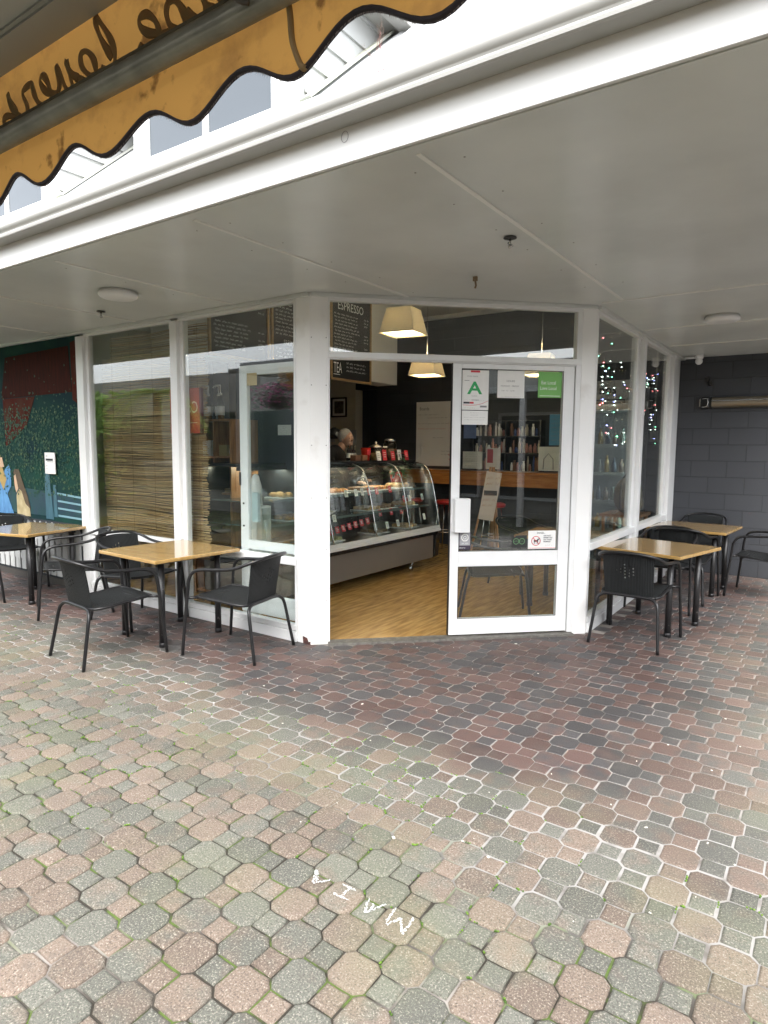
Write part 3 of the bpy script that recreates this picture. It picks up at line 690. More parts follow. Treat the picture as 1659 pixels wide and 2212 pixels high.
# ---------------------------------------------------------------- tables
def topm():
    M = mat('varnished_table_top', (.42, .275, .105), .14, col2=(.33, .20, .065), vs=6, stretch=(1, 7, 4), detail=6, coat=.6)
    return M
def make_table(label):
    t = empty('terrace_table', (0, 0, 0), 0, label, 'table', 'square terrace tables')
    MB().box((-.395, -.395, .672), (.395, .395, .700)).build('table_top', topm(), t, bev=.006)
    MB().box((-.30, -.30, .65), (.30, -.27, .671)).box((-.30, .27, .65), (.30, .30, .671)).box((-.30, -.268, .65), (-.27, .268, .671)).box((.27, -.268, .65), (.30, .268, .671)).build('under_frame', black, t)
    for sx, sy in ((-1, -1), (1, -1), (1, 1), (-1, 1)):
        MB().tube([(sx*.262, sy*.262, 0), (sx*.262, sy*.262, .649)], .025, 14).lathe((sx*.262, sy*.262, 0), [(.029, 0), (.029, .03), (.0255, .035)], 14).build('leg', chipped, t)
    return t
tb = make_table('square honey coloured table between three black chairs beside the bamboo blind window')
tb.location = (-1.13, -.43, 0); tb.rotation_euler = (0, 0, R(-3))
for x, y, a, lb in ((2.035, 2.22, -14, 'square honey coloured table by the right window with a chair backed to the street'),
                    (2.06, 4.02, -5, 'square honey coloured table nearest the charcoal block wall'),
                    (-3.34, -.44, 16, 'square honey coloured table in front of the garden mural')):
    t = copy_tree(tb); t.location = (x, y, 0); t.rotation_euler = (0, 0, R(a)); t['label'] = lb
chair(-1.075, -1.02, .10, 1, 'black wicker armchair nearest the camera on the left, its back turned to the street')
chair(-.375, -.40, -.98, -.20, 'black wicker armchair between the left table and the white corner post')
chair(-1.72, -.33, 1, .03, 'black wicker armchair pushed under the left table in front of the bamboo blind')
chair(-2.50, -.50, -.45, -.89, 'black wicker armchair facing the mural table, seen side on with both arms')
chair(-4.02, -.32, 1, -.25, 'black wicker armchair against the mural behind the leftmost table')
chair(-3.62, -.98, .18, 1, 'black wicker armchair cut by the left edge of the photo')
chair(2.015, 1.68, .04, 1, 'black wicker armchair with its back to the street at the right window table')
chair(1.96, 3.02, 0, -1, 'black wicker armchair on the far side of the nearer right table')
chair(2.05, 3.53, .05, 1, 'black wicker armchair drawn up to the far right table, between the two right tables')
chair(2.02, 4.74, 0, -1, 'black wicker armchair directly in front of the charcoal block wall')
chair(2.72, 4.12, -1, .1, 'black wicker armchair cut by the right edge of the photo')
# inside chairs and table seen through the door
ci = chair(.80, 1.62, .88, .48, 'black wicker armchair inside the cafe seen through the door glass', .014, 'black armchairs inside the cafe')
ci = chair(.55, 2.95, .9, -.5, 'black wicker armchair inside the cafe behind the indoor table', .014, 'black armchairs inside the cafe')
it = copy_tree(tb); it.location = (1.16, 2.45, .014); it.rotation_euler = (0, 0, R(4)); it['label'] = 'square table inside the cafe just behind the right window'; it['group'] = 'tables inside the cafe'
# ---------------------------------------------------------------- soffit fittings
def clight(x, y, lb):
    e = empty('ceiling_light', (x, y, H), 0, lb, 'ceiling light', 'round lights on the soffit')
    MB().lathe((0, 0, -.014), [(.128, .013), (.135, .0)], 32).build('base_ring', mat('light_base', (.55, .55, .53), .4), e)
    MB().lathe((0, 0, -.055), [(.09, .0), (.118, .004), (.134, .014), (.139, .028), (.136, .040)], 36).build('diffuser', mat('opal_plastic', (.70, .71, .72), .3), e)
clight(-1.17, -.80, 'round white ceiling light on the soffit above the left tables')
clight(2.41, 2.52, 'round white ceiling light on the soffit at the right')
def fitting(x, y, lb):
    e = empty('sprinkler', (x, y, H), 0, lb, 'sprinkler', 'small fittings on the soffit')
    MB().lathe((0, 0, -.008), [(.034, .006), (.036, 0)], 16).build('rose', mat('dark_rose', (.05, .05, .05), .5, metal=.5), e)
    MB().tube([(0, 0, -.008), (0, 0, -.045)], .007, 8).tube([(-.012, 0, -.03), (.018, 0, -.052)], .005, 6).ball((0, 0, -.048), .011, 8).build('nozzle', steel, e)
fitting(1.752, -.373, 'dark round soffit fitting nearest the fascia, above the entrance')
fitting(-1.942, -.46, 'dark round soffit fitting above the bamboo blind window')
hk = MB(off=(1.234, .252, H)); hk.box((1.215, .245, H-.03), (1.245, .26, H-.002)); hk.tube([(1.23, .25, H-.02), (1.238, .25, H-.06), (1.232, .25, H-.078)], .007, 7)
tag(hk.build('hook', mat('rusty_tan', (.25, .18, .11), .6)), 'small rusty hook on the soffit just above the transom window', 'hook')
sc_ = empty('security_camera', (1.86, 4.95, H), 0, 'small white security camera in the soffit corner by the block wall', 'security camera')
MB().lathe((0, 0, -.05), [(.03, 0), (.045, .01), (.05, .05)], 16).build('mount', white, sc_)
MB().ball((0, -.01, -.075), .042, 14).build('housing', white, sc_); MB().tube([(-.16, .0, -.03), (-.03, 0, -.03)], .012, 8).build('conduit', white, sc_)
# wall heater
ht = empty('wall_heater', (1.88, BACK-.03, 2.11), 0, 'long bar heater with black end cap on the charcoal wall', 'heater')
MB().box((0, -.07, -.075), (.10, .02, .075)).build('end_cap', black, ht, bev=.02)
MB().tube([(.02, -.075, .045), (.075, -.078, .05), (.088, -.078, 0), (.075, -.078, -.05), (.02, -.075, -.055)], .006, 6).build('trim', steel, ht)
MB().box((-.012, -.055, -.045), (-.001, .0, .045)).build('cap_edge', steel, ht)
hp = [(-.02-.055*cos(R(a)), .065*sin(R(a))) for a in range(-80, 81, 10)]+[(.01, .066), (.01, -.066)]
M_ = MB(); M_.extr(hp, 'x', .125, 1.7); M_.build('reflector', mat('bronze_heater', (.34, .30, .24), .28, metal=.9), ht)
MB().box((.10, -.05, -.06), (.124, .01, .06)).build('collar', black, ht)
MB().tube([(.126, -.083, .02), (1.69, -.083, .02)], .009, 8).build('element', steel, ht)
bk = MB(off=(1.95, BACK-.02, 2.38)); bk.rbox((1.93, BACK-.02, 2.40), (.05, .03, .05), 0, .3); bk.rbox((1.965, BACK-.025, 2.35), (.04, .03, .06), .4, -.3)
tag(bk.build('wall_bracket', black), 'small black bracket on the charcoal wall above the heater', 'bracket')
# ---------------------------------------------------------------- awning and opposite side
YA = -2.7; AX1 = 6.0
ZC = hY(0, 165, YA-.022).z
aw = empty('awning', (1.5, YA, 2.4), 0, 'stained orange canvas awning with scalloped black edge and mirrored script', 'awning')
def canvas_mat():
    M = bpy.data.materials.new('orange_canvas'); M.use_nodes = True; n = M.node_tree; L = n.links; n.nodes.clear()
    o = n.nodes.new('ShaderNodeOutputMaterial'); tc = n.nodes.new('ShaderNodeTexCoord')
    t = n.nodes.new('ShaderNodeTexNoise'); t.inputs['Scale'].default_value = 3.5; t.inputs['Detail'].default_value = 8; t.inputs['Roughness'].default_value = .65; L.new(tc.outputs['Object'], t.inputs[0])
    r = n.nodes.new('ShaderNodeValToRGB'); e = r.color_ramp.elements; e[0].position = .28; e[0].color = (.34, .17, .06, 1); e[1].position = .5; e[1].color = (.66, .35, .095, 1)
    L.new(t.outputs[0], r.inputs[0])
    t2 = n.nodes.new('ShaderNodeTexNoise'); t2.inputs['Scale'].default_value = 22; t2.inputs['Detail'].default_value = 5; L.new(tc.outputs['Object'], t2.inputs[0])
    t3 = n.nodes.new('ShaderNodeTexNoise'); t3.inputs['Scale'].default_value = 4; L.new(tc.outputs['Object'], t3.inputs[0])
    a = n.nodes.new('ShaderNodeMath'); a.operation = 'MULTIPLY'; L.new(t2.outputs[0], a.inputs[0]); L.new(t3.outputs[0], a.inputs[1])
    mr = n.nodes.new('ShaderNodeMapRange'); mr.clamp = True; L.new(a.outputs[0], mr.inputs[0]); mr.inputs[1].default_value = .34; mr.inputs[2].default_value = .42; mr.inputs[3].default_value = 0; mr.inputs[4].default_value = .75
    mx = n.nodes.new('ShaderNodeMix'); mx.data_type = 'RGBA'; L.new(mr.outputs[0], mx.inputs[0]); L.new(r.outputs[0], mx.inputs[6]); mx.inputs[7].default_value = (.12, .05, .02, 1)
    d = n.nodes.new('ShaderNodeBsdfDiffuse'); tl = n.nodes.new('ShaderNodeBsdfTranslucent'); ms = n.nodes.new('ShaderNodeMixShader'); ms.inputs[0].default_value = .42
    L.new(mx.outputs[2], d.inputs[0]); L.new(mx.outputs[2], tl.inputs[0]); L.new(d.outputs[0], ms.inputs[1]); L.new(tl.outputs[0], ms.inputs[2]); L.new(ms.outputs[0], o.inputs[0])
    bp = n.nodes.new('ShaderNodeBump'); bp.inputs['Strength'].default_value = .25; bp.inputs['Distance'].default_value = .01; L.new(t3.outputs[0], bp.inputs['Height']); L.new(bp.outputs[0], d.inputs['Normal'])
    return M
cvm = canvas_mat()
lows = [1.396, 1.697, 2.019, 2.339, 2.655]; PER = .318; X0 = 1.697
def edge_z(x): # scalloped lower edge
    p = ((x-X0)/PER) % 1.0
    return 2.303-.031*cos(2*pi*p)
def cloth_y(x, z): return YA+.006*sin(x*7)+.004*sin(x*17+z*6)
v_ = MB(off=(1.5, YA, 2.4)); v_.smooth = True; vs = []; n = 0; xx = -3.0
xs = [(-3.0+.02*i) for i in range(451)]
for x in xs:
    for k in range(7): z = 2.44+(edge_z(x)-2.44)*k/6; vs.append((x, cloth_y(x, z)+.004*k/6, z))
v_.add(vs, [(i*7+k, (i+1)*7+k, (i+1)*7+k+1, i*7+k+1) for i in range(len(xs)-1) for k in range(6)]); v_.build('valance', cvm, aw)
ct = MB(off=(1.5, YA, 2.4)); ct.smooth = True; vs = []
for x in xs:
    for k in range(5): z = 2.42+(ZC+.02-2.42)*k/4; vs.append((x, YA-.010-.012*k/4+.004*sin(x*5), z))
ct.add(vs, [(i*5+k, (i+1)*5+k, (i+1)*5+k+1, i*5+k+1) for i in range(len(xs)-1) for k in range(4)]); ct.build('canvas', cvm, aw)
tm = MB(off=(1.5, YA, 2.4))
tm.smooth = True; vs = []
for x in xs:
    ez = edge_z(x)
    for dy, dz in ((-.0045, .0042), (-.0055, -.0042), (.0065, -.0042), (.0065, .0042)): vs.append((x, cloth_y(x, ez)+.004+dy, ez+dz))
tm.add(vs, [(i*4+k, i*4+(k+1) % 4, (i+1)*4+(k+1) % 4, (i+1)*4+k) for i in range(len(xs)-1) for k in range(4)])
tm.build('edge_binding', mat('black_binding', (.02, .013, .016), .8), aw)
fr = MB(off=(1.5, YA, 2.4)); rf2 = random.Random(8)
for _ in range(2600):
    x = rf2.uniform(.6, 3.1); ez = edge_z(x); p = ((x-X0)/PER) % 1
    if rf2.random() > .35+.65*(1-cos(2*pi*p))/2: continue
    l_ = rf2.uniform(.002, .009); fr.add([(x, cloth_y(x, ez)+.004, ez-.005), (x+.0009, cloth_y(x, ez)+.004, ez-.005), (x+rf2.uniform(-.003, .003), cloth_y(x, ez)+.004, ez-.005-l_)], [(0, 1, 2)])
fr.build('frayed_threads', mat('thread', (.25, .2, .18), .9), aw)
tu = MB(off=(1.5, YA, 2.4)); tz0 = hY(0, 328, YA-.03).z; tz1 = hY(0, 286, YA-.03).z; tu.tube([(-3, YA-.03, (tz0+tz1)/2), (AX1, YA-.03, (tz0+tz1)/2)], (tz1-tz0)/2, 14); tu.build('front_tube', dsteel, aw)
sw = MB(off=(1.5, YA, 2.4)); sw.box((-3, YA-.040, tz1+.0005), (AX1, YA-.012, tz1+.008)); sw.build('canvas_sleeve', mat('dirty_sleeve', (.16, .13, .08), .8, var=.4, vs=6), aw)
# bracket: clamp and rope tie
br = MB(off=(1.5, YA, 2.4)); br.tube(smooth_path([(2.245, YA-.07, 2.49), (2.235, YA-.08, 2.445), (2.25, YA-.08, 2.405), (2.268, YA-.06, 2.40)], 4), .009, 8)
br.tube([(2.30, YA-.20, 2.56), (2.27, YA-.05, 2.455)], .016, 10); br.ball((2.285, YA-.07, 2.452), .030, 10, (1.3, 1, .9)); br.rbox((2.325, YA-.09, 2.46), (.05, .03, .035), .3, .4); br.build('arm_bracket', mat('grimy_metal', (.07, .065, .06), .45, metal=.7), aw)
sp_ = MB(off=(1.5, YA, 2.4)); sp_.tube(smooth_path([(2.328, YA-.022, 2.43), (2.327, YA-.010, 2.38), (2.331, YA-.008, 2.33), (2.350, YA-.008, 2.285), (2.362, YA-.008, 2.272)], 6), .0065, 6); sp_.build('tie_cord', mat('cord_tan', (.24, .15, .06), .8), aw)
# mirrored script "shoe lovers": strokes traced as centre lines, image px of the photo crop -> canvas plane
def cvp(px, py, k=1100/1659*.5486): return hY(px*k, py*k, YA-.026)
SC = [[(96, 470+230), (75, 745), (30, 735), (25, 705), (50, 690), (92, 690), (100, 670), (60, 600), (45, 555)],
      [(45, 555), (70, 640), (110, 680), (150, 700), (165, 640), (135, 560), (150, 525), (190, 500), (195, 545)],
      [(190, 500), (205, 560), (230, 610), (270, 630), (300, 600), (300, 540), (275, 470), (250, 450), (240, 490), (270, 540), (320, 555), (345, 545)],
      [(345, 545), (355, 500), (335, 420), (335, 400), (360, 450), (390, 520), (410, 550), (430, 520), (415, 440), (395, 365), (400, 390), (430, 440), (465, 465)],
      [(465, 465), (510, 490), (550, 470), (570, 410), (550, 340), (510, 305), (480, 330), (490, 400), (540, 450), (600, 430), (625, 415)],
      [(600, 405), (650, 430), (680, 380), (680, 300), (650, 220), (600, 140), (568, 105), (575, 160), (600, 230), (640, 300), (665, 350)],
      [(825, 270), (860, 305), (905, 305), (940, 260), (945, 190), (920, 120), (870, 85), (830, 110), (835, 160), (880, 195), (940, 200), (1000, 190)],
      [(1000, 190), (1050, 215), (1095, 190), (1105, 120), (1080, 50), (1040, 5), (1000, 20), (990, 80), (1010, 150), (1060, 190)],
      [(1105, 60), (1130, 90), (1180, 110), (1220, 100), (1225, 40), (1200, -20)], [(1225, 40), (1280, 60), (1330, 50), (1320, 0), (1290, -60)]]
le = MB(off=(1.5, YA, 2.4))
for s_ in SC:
    pts = smooth_path([cvp(*p) for p in s_], 5); rad = [.0088+.0022*sin(i*.45) for i in range(len(pts))]
    b0 = len(le.v); le.tube(pts, rad, 6)
    for i in range(b0, len(le.v)): vx = le.v[i]; le.v[i] = (vx[0], (vx[1]+.026)*.10-.0265, vx[2])
le.build('script_lettering', mat('brown_paint', (.42, .28, .13), .8, trans=.5), aw)
# opposite shop behind the camera
ob = empty('opposite_shop', (0, -5.4, 0), 0, 'grey soffit of the shop canopy behind the orange awning', 'building')
MB(off=(0, -5.4, 0)).box((-4, -3.55, ZC), (AX1+.3, YA-.024, ZC+.04)).build('canopy_soffit', mat('opp_soffit', (.40, .39, .37), .5, var=.08, vs=3), ob)
MB(off=(0, -5.4, 0)).box((-4, YA-.115, ZC-.012), (AX1+.3, YA-.03, ZC-.0005)).box((-4, YA-.125, ZC-.006), (AX1+.3, YA-.1155, ZC-.0005)).build('canopy_edge', mat('opp_edge', (.34, .32, .29), .6), ob)
MB(off=(0, -5.4, 0)).box((-22, -6.6, 0), (9, -6.5, 3.2)).build('shop_wall', mat('opp_wall', (.30, .29, .27), .6, var=.3, vs=1), ob)
MB(off=(0, -5.4, 0)).box((-4, -3.55, ZC+.041), (AX1+.3, -2.95, ZC+.15)).build('canopy_roof', iron, ob)
for x in (-12.5, -9.5, -7.5, -5.5, -3.6, -1.2, .8, 3.0, 5.5):
    ww = MB(off=(0, -5.4, 0)); ww.box((x, -6.499, .5), (x+1.5, -6.46, 2.3)); ww.build('window_pane', mat('opp_glass', (.04, .05, .055), .05), ob)
# fern and flower basket across the lane (mirrored in the glass)
leafm = mat('fern_green', (.22, .38, .06), .6, col2=(.12, .24, .04), vs=9, trans=.3)
fe = empty('potted_fern', (-6.6, -3.4, .75), 0, 'large bright green tree fern in a pot reflected in the left window', 'fern')
MB().lathe((0, 0, 0), [(.2, 0), (.26, .45), (.27, .5), (.22, .5)], 20).build('pot', mat('grey_pot', (.2, .19, .18), .7), fe)
MB().tube([(0, 0, .5), (.02, .03, 1.1), (0, 0, 1.7)], [.09, .07, .08], 10).build('trunk', mat('fern_trunk', (.06, .035, .02), .9, bump=.5), fe)
ff = MB(); rr2 = random.Random(6)
for k in range(22):
    a = k*2*pi/22+rr2.uniform(-.1, .1); ln = rr2.uniform(.8, 1.15); r0 = rr2.uniform(.15, .6)
    P = [Vector((cos(a)*ln*t, sin(a)*ln*t, 1.7+r0*t-(.55+r0)*t*t*1.1)) for t in [i/24 for i in range(25)]]
    ff.tube(P, .006, 4)
    sd_ = Vector((-sin(a), cos(a), 0))
    for i in range(2, 25):
        w_ = .22*sin(pi*min(1, i/24)**.7)*1.0+.02
        for s_ in (1, -1):
            tip = P[i]+sd_*s_*w_+Vector((cos(a), sin(a), 0))*.06+Vector((0, 0, -.04)); d = Vector((cos(a), sin(a), 0))*.016
            ff.add([P[i]-d, P[i]+d, tip], [(0, 1, 2)])
ff.build('frond', leafm, fe)
hb = empty('flower_basket', (-2.95, -2.62, 2.24), 0, 'hanging basket of pink flowers reflected in the left door glass', 'hanging basket')
MB().lathe((0, 0, -.22), [(.05, 0), (.15, .06), (.19, .17)], 18).build('basket', mat('basket_brown', (.06, .04, .03), .8), hb)
MB().tube([(.15, 0, -.05), (0, 0, .35)], .003, 5).tube([(-.12, .1, -.05), (0, 0, .35)], .003, 5).tube([(0, 0, .35), (0, 0, .52)], .003, 5).build('hanger', steel, hb)
fb = MB(); rr3 = random.Random(12)
for _ in range(900):
    a = rr3.uniform(0, 6.28); r = rr3.uniform(0, .34)**1.0; z = rr3.uniform(-.14, .16)-r*.25
    fb.mt(0 if rr3.random() < .45 else 1); s_ = rr3.uniform(.012, .028); b_ = rr3.uniform(0, 6.28); c = Vector((r*cos(a), r*sin(a), z))
    u_ = Vector((cos(b_), sin(b_), rr3.uniform(-.6, .6)))*s_; w_ = Vector((-sin(b_), cos(b_), rr3.uniform(-.6, .6)))*s_
    fb.add([c-u_, c-w_, c+u_, c+w_], [(0, 1, 2, 3)])
fb.build('flowers', [mat('pink_petals', (.55, .06, .28), .6, trans=.3), mat('basket_leaf', (.05, .12, .03), .6)], hb)
# ---------------------------------------------------------------- interior
# display case: profile in x-z, long side along y
XC = -.82; CY0, CY1 = .40, 3.45
dc = empty('display_case', (XC, 1.9, 0), 0, 'long curved glass cake cabinet with grey base inside the doorway', 'display case')
OFF = (XC, 1.9, 0)
def D(): return MB(off=OFF)
D().box((XC-.90, CY0, .14), (XC-.045, CY1-.10, .43)).build('base_panel', mat('taupe_panel', (.15, .13, .11), .4, var=.05, vs=3), dc, bev=.004)
d = D(); d.box((XC-.90, CY0, .431), (XC-.02, CY1-.02, .475)); d.extr([(XC-.90, .13), (XC-.06, .13), (XC-.02, .16), (XC+.005, .43), (XC-.90, .43)], 'y', CY1-.098, CY1); d.build('black_skirt', mat('gloss_black', (.012, .012, .013), .25), dc, bev=.01)
d = D(); d.box((XC-.035, CY0, .478), (XC+.002, CY1+.01, .508)).box((XC-.045, CY0, .5085), (XC-.008, CY1+.01, .532)).box((XC-.03, CY0, .5325), (XC-.012, CY1+.01, .548)); d.build('front_rail', mat('rail_aluminium', (.72, .74, .74), .3, metal=.3), dc, bev=.003)
gp_ = [(XC-.018, .55), (XC-.065, .78), (XC-.112, 1.0), (XC-.145, 1.13), (XC-.185, 1.23), (XC-.245, 1.30), (XC-.33, 1.335), (XC-.42, 1.342)]
gp2 = [(p.x, p.y) for p in smooth_path([(a, b, 0) for a, b in gp_], 4)]
d = D(); d.smooth = True
for y0, y1 in ((CY0, 1.30), (1.32, 2.05), (2.075, 2.74), (2.765, CY1-.01)):
    vs = [(x, y, z) for x, z in gp2 for y in (y0, y1)]; d.add(vs, [(2*i, 2*i+1, 2*i+3, 2*i+2) for i in range(len(gp2)-1)])
d.build('curved_glass', cglass, dc, solid=.004)
for y in (1.31, 2.062, 2.752, CY1):
    D().tube([(x+.004, y, z) for x, z in gp2], .0085, 6).build('glass_rib', steel, dc)
eg = D(); n_ = len(gp2); poly = [(x, z) for x, z in gp2]+[(XC-.88, 1.34), (XC-.88, .55)]
for y in (CY0+.005, CY1-.02): eg.add([(x, y, z) for x, z in poly], [tuple(range(len(poly)))])
eg.build('end_glass', cglass, dc, solid=.005)
D().box((XC-.88, CY0, .48), (XC-.05, CY1-.02, .54)).build('deck', mat('deck_steel', (.07, .07, .07), .35, metal=.2), dc)
for x0, x1, z in ((XC-.82, XC-.16, .80), (XC-.80, XC-.22, 1.02)):
    D().box((x0, CY0+.02, z), (x1, CY1-.04, z+.008)).box((x1-.005, CY0+.02, z-.012), (x1+.006, CY1-.04, z+.012)).build('shelf', mat('shelf_glass_edge', (.10, .13, .125), .15), dc)
D().box((XC-.90, CY0, .55), (XC-.885, CY1-.02, 1.335)).build('back_panel', mat('dark_back', (.035, .035, .035), .25), dc)
D().box((XC-.90, CY0-.01, 1.345), (XC-.38, CY1-.02, 1.375)).box((XC-.42, CY0-.01, 1.31), (XC-.36, CY1-.02, 1.345)).build('top_shelf', mat('top_black', (.02, .02, .022), .2), dc, bev=.004)
for y0, y1 in ((.75, 1.65), (2.15, 2.85)):
    D().tube([(XC-.46, y0, 1.325), (XC-.46, y1, 1.325)], .013, 8).build('light_tube', mat('tube_light', (1, .95, .85), .5, emit=(1, .88, .68), es=17), dc)
for y in (CY0+.2, 2.95):
    for x in (XC-.12, XC-.75):
        D().tube([(x-.012, y, .035+.014), (x+.012, y, .035+.014)], .034, 12).tube([(x, y, .05), (x+.01, y+.02, .14)], .012, 6).build('castor', steel, dc)
# plates of baking
crust = mat('golden_pastry', (.55, .27, .07), .6, col2=(.28, .11, .03), vs=40, bump=.6, bs=90)
pale = mat('pale_pastry', (.62, .45, .24), .7, col2=(.40, .22, .09), vs=30, bump=.5, bs=70)
choc = mat('dark_slice', (.10, .045, .02), .6, col2=(.22, .13, .07), vs=40)
salad = mat('green_salad', (.22, .24, .05), .6, col2=(.42, .34, .12), vs=60)
china = mat('white_china', (.74, .74, .72), .2)
rfd = random.Random(31)
def plate(x, y, z, kind, M_, lb, w=.26, l=.30):
    e = empty('food_plate', (x, y, z), 0, lb, 'plate of food', 'plates of baking in the cabinet')
    if kind == 'bowl': MB().lathe((0, 0, 0), [(.05, 0), (.115, .045), (.12, .05), (.105, .04)], 24, cap=False).build('bowl', china, e); f = MB(); f.lathe((0, 0, .0), [(.10, .036), (.06, .052), (.01, .058)], 18); f.build('filling', M_, e); return
    MB().box((-w/2, -l/2, 0), (w/2, l/2, .010)).build('tray', china, e, bev=.004)
    for k in range(8 if kind == 'buns' else 6):
        f = MB(); px = (-.5+(k % 2))*w*.45; py = (-.5+(k//2+.5)/(4 if kind == 'buns' else 3))*l*.9
        if kind == 'buns': f.ball((px+rfd.uniform(-.01, .01), py, .035), .042, 10, (1.1, 1, .75))
        elif kind == 'rolls': f.ball((px, py, .030), .045, 10, (1.4, .7, .6))
        else: f.rbox((px, py, .028), (w*.36, l*.22, .034), rfd.uniform(-.1, .1))
        f.build('pastry', M_, e, bev=.004 if kind == 'slices' else 0)
PL = [(1.0, .45, 1.03, 'rolls', pale, 'left end of the top shelf'), (1.45, 0, 1.03, 'buns', crust, 'top shelf just right of the corner post'), (1.78, .0, 1.03, 'rolls', crust, 'top shelf behind two white price cards'),
      (2.28, 0, 1.03, 'slices', choc, 'top shelf behind the red cards'), (2.58, 0, 1.03, 'slices', crust, 'top shelf beside the second rib'), (3.05, 0, 1.03, 'buns', pale, 'top shelf at the right end under the poinsettia'),
      (1.0, 0, .81, 'rolls', crust, 'middle shelf at the far left'), (1.55, 0, .81, 'bowl', salad, 'middle shelf, an oval bowl of yellow salad'), (2.30, 0, .81, 'slices', pale, 'middle shelf behind two red cards'), (2.62, 0, .81, 'rolls', choc, 'middle shelf by the second rib'), (3.08, 0, .81, 'rolls', pale, 'middle shelf at the right end'),
      (.85, 0, .545, 'rolls', crust, 'bottom deck at the far left, golden rolls'), (1.5, 0, .545, 'slices', salad, 'bottom deck behind the long row of red cards'), (2.35, 0, .545, 'slices', choc, 'bottom deck behind two white cards'), (3.0, 0, .545, 'slices', pale, 'bottom deck at the right end')]
for y, _, z, k, M_, lb in PL: plate(XC-.40 if z > 1 else (XC-.33 if z > .7 else XC-.26), y, z, k, M_, 'white plate of baking on the '+lb)
# price cards
def card(x, y, z, red, lb, g='price cards in the cabinet', w=.055, h=.075):
    e = empty('price_card', (x, y, z), 0, lb, 'price card', g)
    M_ = redp if red else paper
    MB().add([(0, -w/2, 0), (0, w/2, 0), (-.02, w/2, h), (-.02, -w/2, h)], [(0, 1, 2, 3)]).build('card', M_, e, solid=.002)
    t = MB()
    for k in range(3):
        zz = h*(.3+.2*k); t.add([(-.02*zz/h+.0016, -w*.32, zz), (-.02*zz/h+.0016, w*rfd.uniform(.05, .34), zz), (-.02*(zz+.006)/h+.0016, w*.3, zz+.006), (-.02*(zz+.006)/h+.0016, -w*.32, zz+.006)], [(0, 1, 2, 3)])
    t.build('print', paper if red else greyink, e)
def cpos(u, v, x): p = hX(u*.5486, v*.5486, x); return p.y, p.z
K = .3843
crd = [((300, 670), 0, XC-.20, 'top shelf, first white card'), ((402, 660), 0, XC-.20, 'top shelf, second white card'), ((465, 652), 0, XC-.20, 'white card beside the first rib'),
       ((535, 650), 1, XC-.20, 'leftmost red card on the top shelf'), ((612, 640), 1, XC-.20, 'middle red card on the top shelf'), ((748, 622), 1, XC-.20, 'rightmost red card on the top shelf'),
       ((895, 718), 1, XC-.17, 'red card near the right end'), ((947, 712), 0, XC-.17, 'white card near the right end'), ((1078, 695), 0, XC-.17, 'white card at the right end of the top shelf'),
       ((648, 865), 1, XC-.16, 'left red card on the middle shelf'), ((762, 850), 1, XC-.16, 'right red card on the middle shelf'), ((180, 925), 0, XC-.14, 'white card before the salad bowl'), ((1100, 898), 0, XC-.14, 'white card at the right end of the middle shelf'), ((862, 838), 1, XC-.16, 'small red card between ribs'),
       ((722, 990), 0, XC-.07, 'left white card on the bottom deck'), ((832, 968), 0, XC-.07, 'right white card on the bottom deck'), ((600, 1010), 0, XC-.07, 'white card hidden by the first rib')]
for (px, py), red, x, lb in crd:
    y, z = cpos(1250+px*K, 1700+py*K, x); card(x, y, z, red, '%s price card in the cabinet, %s' % ('red' if red else 'white', lb))
names = ['first', 'second', 'third', 'fourth', 'fifth', 'sixth', 'seventh']
for i in range(7):
    y, z = cpos(1250+(150+62*i)*K, 1700+(1060-19*i)*K, XC-.06); card(XC-.06, y, z, 1, '%s red card from the left in the long row along the cabinet front' % names[i], w=.062, h=.068)
# goods on top of the case
XT = -1.38; ZT = 1.376
def ty(u): return hX(u, 994, XT).y
def topthing(name, y, lb, cat, g=None, x=XT): return empty(name, (x, y, ZT), 0, lb, cat, g)
for u, lb in ((762, 'brown wooden box on the cabinet beside the man'), (777, 'lighter brown box on the cabinet beside the red tub')):
    tag(MB(off=(XT+.04, ty(u), ZT)).box((XT, ty(u)-.05, ZT), (XT+.08, ty(u)+.05, ZT+.065)).build('box', mat('brown_box', (.22, .10, .06), .6, var=.2, vs=9), bev=.004), lb, 'box', 'boxes on the cabinet')
e = topthing('tub', ty(790), 'bright red plastic tub on the cabinet top', 'tub'); MB().lathe((0, 0, 0), [(.045, 0), (.062, .15), (.064, .152)], 20).build('body', redpl, e); MB().box((.05, -.05, .07), (.06, .02, .13)).build('front_label', redp, e)
e = topthing('cookie_jar', ty(810)+.02, 'glass jar with a domed silver lid on the cabinet top', 'jar', 'jars on the cabinet'); MB().lathe((0, 0, 0), [(.05, 0), (.085, .03), (.09, .10), (.07, .15)], 20).build('jar', bglass, e); MB().lathe((0, 0, 0), [(.06, .003), (.07, .04), (.06, .09)], 14).build('biscuits', pale, e); MB().lathe((0, 0, .151), [(.095, 0), (.085, .02), (.03, .045), (.012, .05), (.018, .07), (.005, .08)], 20).build('lid', steel, e)
e = topthing('cookie_jar', ty(846)+.03, 'tall clip top glass jar on the cabinet top', 'jar', 'jars on the cabinet', XT-.05); MB().lathe((0, 0, 0), [(.08, 0), (.085, .02), (.085, .20), (.065, .225)], 20).build('jar', bglass, e); MB().lathe((0, 0, 0), [(.07, .003), (.07, .14)], 14).build('biscuits', choc, e); MB().lathe((0, 0, .226), [(.07, 0), (.072, .03), (.05, .045)], 20).build('lid', steel, e)
